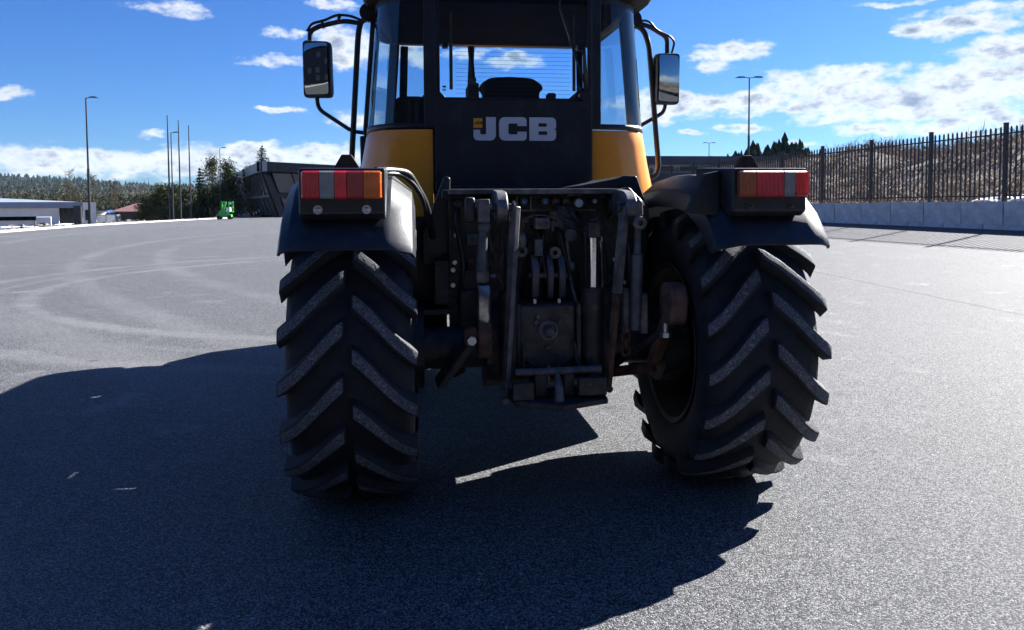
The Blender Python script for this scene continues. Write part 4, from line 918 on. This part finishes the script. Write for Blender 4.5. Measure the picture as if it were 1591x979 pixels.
# ---- rear deck and the black brackets beside it ----
obj('rear_deck', MB().box(-.50, .50, .06, 1.02, 1.435, 1.487), M['black'], tr, 0, bevel=.008)
obj('deck_edge', MB().box(-.47, .41, -.06, .055, 1.462, 1.488), M['steel'], tr, 0, bevel=.004)
obj('side_bracket', MB().prism(rpoly([(-.452, 1.553), (-.482, 1.56), (-.60, 1.26), (-.60, 1.1), (-.47, 1.1), (-.455, 1.40)], .012), 'y', .14, .26), M['black'], tr, 30, bevel=.006)
obj('side_bracket', MB().prism(rpoly([(.25, 1.512), (.44, 1.548), (.475, 1.562), (.545, 1.56), (.60, 1.40), (.60, 1.1), (.45, 1.1), (.25, 1.45)], .012), 'y', .14, .9), M['black'], tr, 30, bevel=.006)
obj('inner_guard', MB().box(-.66, -.48, .3, .34, .7, 1.35), M['plastic'], tr, 0); obj('inner_guard', MB().box(.5, .66, .3, .34, .7, 1.42), M['plastic'], tr, 0)

# ---- rear mudguards ----
prof = [(-.845, 1.235), (-.828, 1.275), (-.74, 1.385), (-.62, 1.475), (-.47, 1.53), (-.25, 1.552), (.0, 1.557), (.3, 1.535), (.55, 1.45), (.73, 1.31), (.86, 1.10)]
def mudguard(s, dx, wout, win):
    cs = [(wout, -.085), (wout-.012, -.04), (wout-.05, -.006), (wout-.10, 0), (win+.13, 0), (win+.10, -.004), (win+.015, -.075), (win, -.16)]
    rings = []
    for i, (y, z) in enumerate(prof):
        a = prof[max(i-1, 0)]; b = prof[min(i+1, len(prof)-1)]; t = Vector((b[0]-a[0], b[1]-a[1])).normalized(); nrm = Vector((-t.y, t.x))
        if i == 0: nrm = Vector((-.90, .43))
        k = min(1, i/3.0)
        rings.append([(s*u + dx, y+nrm.x*n_*(.6+.4*k)+0, z+nrm.y*n_*(.6+.4*k)) for u, n_ in cs])
    return obj('mudguard', MB().loft(rings), M['plastic'], tr, 28, thick=.012, bevel=.003)
gL = mudguard(-1, 0, 1.175, .635); gR = mudguard(1, 0, 1.115, .60)
# lamp boxes with their lenses
def tail_lamp(s, x0, x1, boxx0, boxx1, segs):
    hz = obj('tail_lamp', MB().prism([(-.79, 1.352), (-.83, 1.375), (-.83, 1.553), (-.40, 1.575), (-.40, 1.45), (-.60, 1.45)], 'x', boxx0, boxx1), M['plastic'], tr, 0, bevel=.008)
    z0, z1 = 1.434, 1.541
    for a, b, m in segs:
        n_ = {'red': 'red_lens', 'brightred': 'red_lens', 'darkred': 'red_lens', 'pinkred': 'red_lens', 'amber': 'amber_lens', 'amber_dull': 'amber_lens', 'clear': 'clear_lens'}[m]
        le, re = (.014 if abs(a-x0) < 1e-6 else 0), (.014 if abs(b-x1) < 1e-6 else 0)
        p = rpoly([(a, z0), (b, z0), (b, z1), (a, z1)], [le, re, re, le], 4)
        rg = []
        p = [(min(max(x, a+.0012), b-.0012), z) for x, z in p]
        for y, k in ((-.831, 0), (-.862, 0), (-.870, .006)):
            rg.append([(min(max(x, x0+k), x1-k), y, min(max(z, z0+k), z1-k)) for x, z in p])
        obj(n_, MB().loft(rg, close=True, caps=True), M[m], hz, 30)
    for x in (x0+.19*(x1-x0), x0+.80*(x1-x0)):
        obj('bolt', MB().ball((x, -.832, 1.392), .0125, (1, .7, .8)).cyl((x, -.831, 1.392), (x, -.834, 1.392), .018, n=12), M['zinc'] if s < 0 else M['grease'], hz)
    if s > 0:
        for x in (x0+.07, x1-.06): obj('screw', MB().cyl((x, -.869, z0+.012), (x, -.873, z0+.012), .0045, n=8), M['dark_ink'], hz)
    return hz
L0, L1 = -1.068, -.763; F = [470, 498, 521, 540, 566, 594]
xs_ = [L0+(L1-L0)*(q-470)/124 for q in F]
tail_lamp(-1, L0, L1, -1.082, -.752, list(zip(xs_[:-1], xs_[1:], ['red', 'clear', 'brightred', 'darkred', 'amber'])))
R0, R1 = .685, .982; F = [1140, 1163, 1205, 1222, 1243]
xs_ = [R0+(R1-R0)*(q-1140)/103 for q in F]
tail_lamp(1, R0, R1, .668, .990, list(zip(xs_[:-1], xs_[1:], ['amber_dull', 'pinkred', 'clear', 'brightred'])))
obj('lamp_bracket', MB().prism([(.52, 1.372), (.667, 1.352), (.667, 1.55), (.60, 1.535)], 'y', -.70, -.66), M['plastic'], tr, 0, bevel=.006)
for x in (-.948, .995):
    obj('rusty_bracket', MB().prism([(x-.075, 1.555), (x+.078, 1.555), (x+.022, 1.645), (x-.022, 1.645)], 'y', -.24, -.20), M['brown'], tr, 0, bevel=.004)
# loose cable loom from the left mudguard into the body
obj('cable_loom', MB().tube(rounded([(-.80, -.55, 1.555), (-.735, -.45, 1.562), (-.665, -.38, 1.555), (-.635, -.30, 1.505), (-.592, -.22, 1.43), (-.565, -.12, 1.34), (-.55, .05, 1.25)], .05), .017, 10).tube(rounded([(-.78, -.52, 1.545), (-.70, -.42, 1.548), (-.645, -.34, 1.51), (-.60, -.25, 1.44), (-.57, -.10, 1.30)], .05), .011, 8), M['hose'], tr, 60)

# ---- rear hitch: plate, couplers, lift arms, rods, cylinders, power take-off, pick-up hook ----
def hexcyl(mb, p0, p1, r, m=0): return mb.cyl(p0, p1, r, n=6, m=m)
hp = MB().box(-.467, .442, -.03, .0, .62, 1.455)
for x in (-.467, .43): hp.box(x, x+.012, -.055, -.031, .93, 1.455)
hp.box(-.452, .427, -.05, -.031, 1.44, 1.456)
hitch = obj('rear_hitch', hp, M['grease'], tr, 0, bevel=.003, loc=(0, .10, 0))
def sub(name, mb, m, smooth=35, **k): return obj(name, mb, m, hitch, smooth, **k)
# row of hydraulic couplers and sockets
for x, z, r, cap in [(-.42, 1.415, .022, 'grease'), (-.198, 1.424, .015, 'green_cap'), (-.141, 1.424, .014, 'green_cap'), (-.087, 1.424, .024, 'blue_cap'), (.020, 1.424, .024, 'blue_cap'), (.075, 1.424, .023, 'red_cap'), (.128, 1.424, .023, 'red_cap'), (.277, 1.424, .019, 'white_cap')]:
    sub('coupler', hexcyl(MB().cyl((x, -.031, z), (x, -.075, z), r*.8, n=14), (x, -.06, z), (x, -.11, z), r).lathe([(-.112, r*.5), (-.125, r*.62), (-.125, r*.9), (-.11, r*.95)], 16, 'y', (x, 0, z)), M['grease'], bevel=.002)
    sub('cap', MB().lathe([(-.111, r*.58), (-.121, r*.55), (-.124, 0)], 14, 'y', (x, 0, z)), M[cap])
sub('coupler', MB().prism(rpoly([(.14, 1.415), (.17, 1.44), (.214, 1.44), (.244, 1.415), (.214, 1.39), (.17, 1.39)], .008), 'y', -.10, -.031).cyl((.192, -.1, 1.415), (.192, -.125, 1.415), .03), M['grease'], bevel=.003)
sub('cap', MB().lathe([(-.126, .022), (-.136, .02), (-.139, 0)], 18, 'y', (.192, 0, 1.415)), M['white_cap'])
sub('coupler_bracket', MB().box(-.23, .30, -.045, -.032, 1.375, 1.385).box(-.125, -.118, -.10, -.032, 1.385, 1.45).box(-.055, -.049, -.10, -.032, 1.385, 1.45).box(.14, .22, -.10, -.032, 1.452, 1.458), M['steel'], 0)
# wire, sockets and hanging plugs
sub('cable', MB().tube(rounded([(-.14, -.10, 1.29), (-.09, -.12, 1.335), (-.04, -.12, 1.356), (.04, -.12, 1.352), (.12, -.11, 1.315), (.205, -.10, 1.275)], .04), .005, 6), M['steel'])
sub('socket', MB().box(-.040, .036, -.17, -.10, 1.285, 1.342).cyl((-.018, -.17, 1.315), (-.018, -.178, 1.315), .008, n=6).cyl((.018, -.17, 1.315), (.018, -.178, 1.315), .008, n=6), M['steel'], 0, bevel=.007)
sub('socket', MB().lathe([(-.04, .03), (-.15, .032), (-.16, .03), (-.16, .022), (-.152, .02), (-.152, 0)], 20, 'y', (.144, 0, 1.254)), M['blue_steel'])
sub('plug', MB().ball((-.112, -.17, 1.228), .045, (.62, .5, 1.05), 14), M['steel'])
sub('hook', MB().tube(rounded([(-.135, -.17, 1.19), (-.118, -.18, 1.27), (-.098, -.17, 1.325), (-.08, -.15, 1.325)], .03), .009, 8), M['rust'])
sub('plug', MB().ball((.152, -.15, 1.095), .02, (.9, .8, 1.3), 10).tube([(.144, -.15, 1.12), (.135, -.13, 1.16), (.136, -.1, 1.23)], .006, 6), M['steel'])
# upright fins in the middle
sub('top_link_bracket', MB().box(-.042, .0, -.16, -.05, 1.15, 1.235).box(-.046, .07, -.07, -.05, 1.12, 1.17), M['blue_steel'], 0, bevel=.004)
for x0, x1 in ((-.058, -.022), (.022, .052), (.080, .114)):
    sub('bracket_plate', MB().prism(rpoly([(-.17, .93), (-.19, 1.08), (-.12, 1.16), (-.05, 1.16), (-.05, .93)], .02), 'x', x0, x1), M['blue_steel'], 30, bevel=.003)
sub('pin', MB().cyl((-.07, -.13, 1.05), (.13, -.13, 1.05), .016, n=12), M['steel'])
for x, z in ((.065, 1.165), (-.105, 1.175)): sub('bushing', MB().lathe([(-.10, .012), (-.15, .012), (-.15, .03), (-.10, .03)], 16, 'y', (x, 0, z), closed=True), M['steel'])
# power take-off plate
pt = sub('pto_plate', MB().prism(rpoly([(-.135, .66), (-.135, .915), (.132, .915), (.132, .66), (.07, .62), (-.07, .62)], .012), 'y', -.30, -.272), mat('greasy_casting', (.06, .055, .05), .6, .1, var=.5, vs=14, dust=.5, dcol=(.12, .11, .095), ds=22, bump=.3, bs=60), 20, bevel=.004)
sub('pto_shaft', MB().lathe([(-.30, .05), (-.312, .05), (-.315, .046), (-.315, .038), (-.305, .036), (-.305, .026), (-.37, .024), (-.375, .02), (-.375, 0)], 24, 'y', (0, 0, .797)), M['steel'], 30)
for x, z in ((-.058, .84), (.058, .842), (.0, .715), (-.05, .865)): sub('bolt', hexcyl(MB(), (x, -.301, z), (x, -.316, z), .011), M['steel'], 0)
for s in (-1, 1): sub('side_flange', MB().box(s*.148-.011, s*.148+.011, -.33, -.2, .60, .93).tube([(s*.125, -.33, .74), (s*.13, -.36, .66), (s*.135, -.36, .60)], .009, 8), M['grease'], 20, bevel=.004)
sub('casting', MB().box(-.18, .18, -.27, -.031, .60, .92).box(-.13, .13, -.29, -.271, .585, .63), M['grease'], 0, bevel=.008)
for x in (-.065, .055): sub('bolt', MB().cyl((x, -.30, .93), (x, -.30, .95), .009, n=8), M['zinc'])
# lift arms, edge on
for x0, x1, sg in ((-.258, -.205, -1), (.362, .415, 1)):
    ar = sub('lift_arm', MB().prism(rpoly([(-.03, 1.30), (-.03, 1.44), (-.16, 1.485), (-.36, 1.47), (-.42, 1.42), (-.42, 1.36), (-.36, 1.32), (-.18, 1.36)], .05, 6), 'x', x0, x1), M['steel'], 30, bevel=.006)
    xm = (x0+x1)/2; sub('pin', MB().cyl((x0-.03, -.37, 1.395), (x1+.03, -.37, 1.395), .02, n=14).cyl((x0-.04, -.37, 1.395), (x0-.03, -.37, 1.395), .03, n=6).cyl((x1+.03, -.37, 1.395), (x1+.04, -.37, 1.395), .03, n=6), M['grease'])
sub('rocker', MB().cyl((-.34, -.09, 1.40), (-.20, -.09, 1.40), .055, n=20), M['grease'], 35, bevel=.004); sub('rocker', MB().cyl((.345, -.09, 1.40), (.45, -.09, 1.40), .06, n=20), M['grease'], 35, bevel=.004)
# left outer lift rod
sub('fork', MB().box(-.348, -.292, -.42, -.36, 1.325, 1.435).cyl((-.36, -.39, 1.405), (-.28, -.39, 1.405), .018, n=10), M['steel'], 20, bevel=.012, seg=3)
sub('fork', MB().box(-.405, -.358, -.40, -.34, 1.325, 1.445), M['grease'], 20, bevel=.014, seg=3)
sub('ball_joint', MB().ball((-.318, -.39, 1.305), .032, n=14), M['steel'])
sub('lift_rod', MB().tube([(-.322, -.39, 1.285), (-.326, -.39, 1.2), (-.333, -.39, 1.10)], [.021, .024, .031], 14), M['blue_steel'], 40)
sub('nut', hexcyl(MB(), (-.330, -.39, 1.10), (-.330, -.39, 1.045), .036).cyl((-.29, -.39, 1.075), (-.262, -.39, 1.075), .01, n=8), M['steel'], 0, bevel=.004)
M['worn_chrome'] = mat('worn_bright_steel', (.35, .34, .33), .3, .9, var=.35, vs=20, bump=.15, bs=60)
sub('levelling_box', MB().loft([[(-.325+u*r_, -.39+v*r_*1.2, z) for u, v in ((-1,-.6),(-.6,-1),(.6,-1),(1,-.6),(1,.6),(.6,1),(-.6,1),(-1,.6))] for z, r_ in ((1.035, .03), (1.03, .034), (.95, .036), (.88, .035), (.86, .03))], close=True, caps=True), M['worn_chrome'], 50)
sub('link_end', MB().prism(rpoly([(-.33, .70), (-.36, .86), (-.42, .87), (-.47, .78), (-.44, .69)], .03), 'x', -.355, -.29), M['rust'], 30, bevel=.01)
sub('bolt', hexcyl(MB().cyl((-.385, -.40, .785), (-.385, -.47, .785), .014, n=10), (-.385, -.46, .785), (-.385, -.485, .785), .022), M['zinc'], 20)
sub('link_end', MB().prism(rpoly([(-.42, .76), (-.42, .83), (-.365, .845), (-.345, .79), (-.37, .74)], .02), 'y', -.44, -.38), M['rust'], 30, bevel=.01)
sub('lower_link', MB().beam((-.37, -.42, .80), (-.52, -.05, .50), .05, .06), M['blue_steel'], 0, bevel=.008)
sub('chain', MB().tube(rounded([(-.30, -.36, .74), (-.285, -.37, .70), (-.30, -.37, .66)], .02), .011, 6).tube(rounded([(-.29, -.36, .82), (-.275, -.37, .79), (-.29, -.37, .75)], .02), .012, 6), M['rust'])
# right outer lift rod
sub('fork', MB().prism(rpoly([(.405, 1.30), (.408, 1.42), (.425, 1.435), (.442, 1.42), (.448, 1.30)], .01), 'y', -.41, -.36), M['steel'], 20, bevel=.008)
sub('ball_joint', MB().lathe([(-.38, .013), (-.38, .03), (-.425, .033), (-.43, .028), (-.43, .013)], 20, 'y', (.425, 0, 1.318), closed=True).ball((.425, -.405, 1.318), .014, n=10), M['steel'])
sub('lift_rod', MB().tube([(.424, -.38, 1.29), (.424, -.38, 1.17), (.424, -.38, 1.165), (.418, -.38, .95), (.414, -.38, .80)], [.017, .02, .029, .031, .026], 14), M['blue_steel'], 40)
sub('link_end', MB().box(.435, .475, -.40, -.34, .78, .98).box(.36, .40, -.36, -.30, .78, 1.0), M['steel'], 20, bevel=.01)
# right lower link with its rusty hook end turned up
sub('hook_end', MB().prism(rpoly([(-.50, .83), (-.53, .97), (-.49, 1.03), (-.36, 1.03), (-.32, .95), (-.34, .84)], .05), 'x', .548, .632), mat('rusty_brown_steel', (.14, .085, .065), .75, .2, var=.4, vs=14, dust=.5, dcol=(.2, .17, .16), ds=14, bump=.3, bs=50), 30, bevel=.012, seg=3)
sub('bolt', hexcyl(MB().cyl((.553, -.42, .835), (.553, -.42, .765), .015, n=10), (.553, -.42, .79), (.553, -.42, .768), .026), M['zinc'], 20)
sub('lower_link', MB().beam((.575, -.42, .88), (.53, -.30, .62), .06, .05).beam((.53, -.31, .60), (.32, -.05, .52), .05, .05), M['rust'], 0, bevel=.008)
sub('stabiliser', MB().beam((.555, -.40, .80), (.31, -.12, .53), .028, .03), M['grease'], 0, bevel=.004)
sub('ball_joint', MB().ball((.474, -.32, .83), .027, n=12), M['rust'])
lk = MB()
for i, (x, z) in enumerate(((.372, .80), (.378, .765), (.384, .73), (.379, .695))):
    lk.tube([(x+.02*math.cos(a)*(1 if i % 2 else .5), -.34+.018*math.cos(a)*(.2 if i % 2 else 1), z+.027*math.sin(a)) for a in np.linspace(0, 6.28, 13)], .008, 6, caps=False)
sub('chain', lk, M['rust'])
# inner drop bars of the pick-up hitch
sub('drop_bar', MB().beam((-.168, -.38, 1.40), (-.225, -.42, .49), .046, .03, w1=(.030, .026)).cyl((-.225, -.45, .49), (-.225, -.38, .49), .018, n=10), M['steel'], 20, bevel=.004)
sub('drop_bar', MB().beam((.360, -.38, 1.40), (.318, -.40, .98), .046, .03), M['steel'], 20, bevel=.004)
sub('drop_bar', MB().beam((.316, -.402, .978), (.270, -.42, .53), .036, .028, w1=(.026, .026)).cyl((.27, -.45, .53), (.27, -.38, .53), .018, n=10), M['rust'], 20, bevel=.004)
# hydraulic cylinders
sub('hydraulic_cylinder', MB().cyl((.221, -.30, .57), (.221, -.30, .985), .056, n=24).lathe([(.985, .056), (.992, .060), (1.0, .060), (1.003, .052), (1.003, .026)], 24, 'z', (.221, -.30, 0)), M['grease'], 40)
sub('piston_rod', MB().cyl((.226, -.30, .99), (.226, -.30, 1.245), .0255, n=24), M['chrome'])
sub('clevis', MB().box(.195, .255, -.33, -.27, 1.246, 1.32).cyl((.18, -.30, 1.29), (.27, -.30, 1.29), .016, n=10).tube([(.205, -.33, 1.33), (.235, -.34, 1.34), (.25, -.33, 1.31)], .007, 6), M['grease'], 20, bevel=.008)
sub('hydraulic_cylinder', MB().cyl((-.192, -.30, .58), (-.192, -.30, .99), .05, n=24).cyl((-.192, -.30, .99), (-.192, -.30, 1.25), .022, n=16), M['grease'], 40)
sub('hydraulic_pipe', MB().tube(rounded([(.268, -.28, 1.25), (.272, -.29, 1.1), (.272, -.30, .98)], .02), .006, 8).tube(rounded([(.14, -.05, 1.40), (.13, -.12, 1.25), (.15, -.14, 1.0), (.16, -.25, .9)], .05), .010, 8), M['steel'])
# pick-up hook frame below
sub('cross_tube', MB().cyl((-.18, -.43, .60), (.232, -.43, .605), .019, n=14), M['steel'], loc=(0, 0, .02))
sub('hook_frame', MB().box(-.20, -.10, -.50, -.46, .452, .535).box(.11, .245, -.50, -.46, .465, .55).prism([(-.205, -.25), (-.19, -.50), (.02, -.60), (.25, -.50), (.27, -.25)], 'z', .425, .452).box(-.09, -.03, -.45, -.25, .453, .56).box(.05, .10, -.45, -.25, .453, .56), M['grease'], 0, bevel=.006, loc=(0, 0, .05))
sub('hitch_hook', MB().tube([(.012, -.52, .453), (.012, -.52, .50), (.012, -.50, .545), (.012, -.48, .565)], [.028, .022, .017, .010], 12).cyl((-.02, -.43, .60), (-.02, -.43, .52), .006, n=6).cyl((.03, -.43, .60), (.03, -.43, .52), .006, n=6), M['steel'], 50, loc=(0, 0, .05))
sub('rusty_plate', MB().prism([(.30, .50), (.40, .62), (.47, .60), (.44, .50)], 'y', .05, .07), M['brown'], 0)
sub('rusty_plate', MB().prism([(-.50, .56), (-.40, .60), (-.38, .53), (-.44, .50)], 'y', .05, .07), M['brown'], 0)
# hoses, stray bolts and side boxes
for pts, r in (([(-.198, -.10, 1.42), (-.21, -.2, 1.36), (-.27, -.12, 1.2), (-.28, -.06, .95)], .011), ([(.075, -.1, 1.42), (.08, -.2, 1.37), (.3, -.1, 1.25), (.31, -.06, .95)], .011), ([(.128, -.1, 1.42), (.14, -.19, 1.36), (.33, -.08, 1.22), (.36, -.06, .9)], .011), ([(-.42, -.03, 1.40), (-.43, -.1, 1.3), (-.39, -.1, 1.1), (-.42, -.04, .9)], .013), ([(.44, .1, 1.35), (.48, -.05, 1.2), (.47, -.1, 1.0), (.5, .0, .8)], .016), ([(-.50, .1, 1.2), (-.47, -.06, 1.05), (-.5, -.02, .8), (-.45, .1, .6)], .014)):
    sub('hose', MB().tube(rounded(pts, .09, 8), r, 8), M['hose'], 60)
rr_ = random.Random(3)
for i in range(9):
    x0 = rr_.uniform(-.42, .40); x1 = min(.43, max(-.45, x0+rr_.uniform(-.16, .16))); z1 = rr_.uniform(.75, 1.05); ym = rr_.uniform(-.16, -.07)
    sub('hose', MB().tube(rounded([(x0, -.04, rr_.uniform(1.28, 1.38)), (x0+.02, ym, 1.27), ((x0+x1)/2, ym-.03, (1.2+z1)/2), (x1, ym, z1+.05), (x1, -.03, z1-.02)], .08, 8), rr_.choice([.007, .009, .012]), 7), M['hose'] if i % 3 else M['rust'], 60)
for i in range(14):
    x, z = rr_.uniform(-.42, .40), rr_.uniform(.72, 1.36); wx, wz = rr_.uniform(.015, .05), rr_.uniform(.02, .09)
    sub('bracket', MB().box(x-wx, x+wx, -.04-rr_.uniform(.01, .05), -.031, z-wz, z+wz).cyl((x, -.03, z), (x, -.10, z), .009, n=6), M[rr_.choice(['grease', 'steel', 'rust', 'blue_steel'])], 0, bevel=.004)
for x, z in ((-.438, 1.117), (-.447, 1.078), (-.448, 1.0), (-.43, 1.255), (.40, 1.12), (.455, 1.0), (-.41, .93), (-.52, .70), (-.52, .63)):
    sub('bolt', hexcyl(MB(), (x, -.03, z), (x, -.058, z), .0125), M['zinc'], 0)
sub('valve_block', MB().box(-.545, -.468, -.06, .1, .9, 1.13).box(-.40, -.28, -.09, -.031, .94, 1.08), M['grease'], 0, bevel=.006)
sub('valve_block', MB().box(.443, .50, -.05, .1, .92, 1.18).box(.29, .42, -.09, -.031, .70, .9), M['grease'], 0, bevel=.006)
obj('step_plate', MB().box(-.62, -.47, -.02, .25, .86, .885), M['grease'], tr, 0)
obj('arm_cover', MB().prism(rpoly([(.43, 1.30), (.43, 1.485), (.46, 1.50), (.54, 1.42), (.565, 1.42), (.575, 1.30)], .02), 'y', .0, .12), M['black'], tr, 30, bevel=.008)

# ------------------------------------------------------------------ thin air between here and the far hills
hz_m = bpy.data.materials.new('haze_air'); hz_m.use_nodes = True; t = NT(hz_m.node_tree)
t.n('ShaderNodeOutputMaterial', {'Volume': t.n('ShaderNodeVolumePrincipled', {'Color': (.62, .78, .95), 'Density': .00003, 'Anisotropy': .2})})
tag(obj('haze', MB().box(-3300, 3300, -3300, 3300, -12, 210), hz_m, smooth=0), kind='stuff')
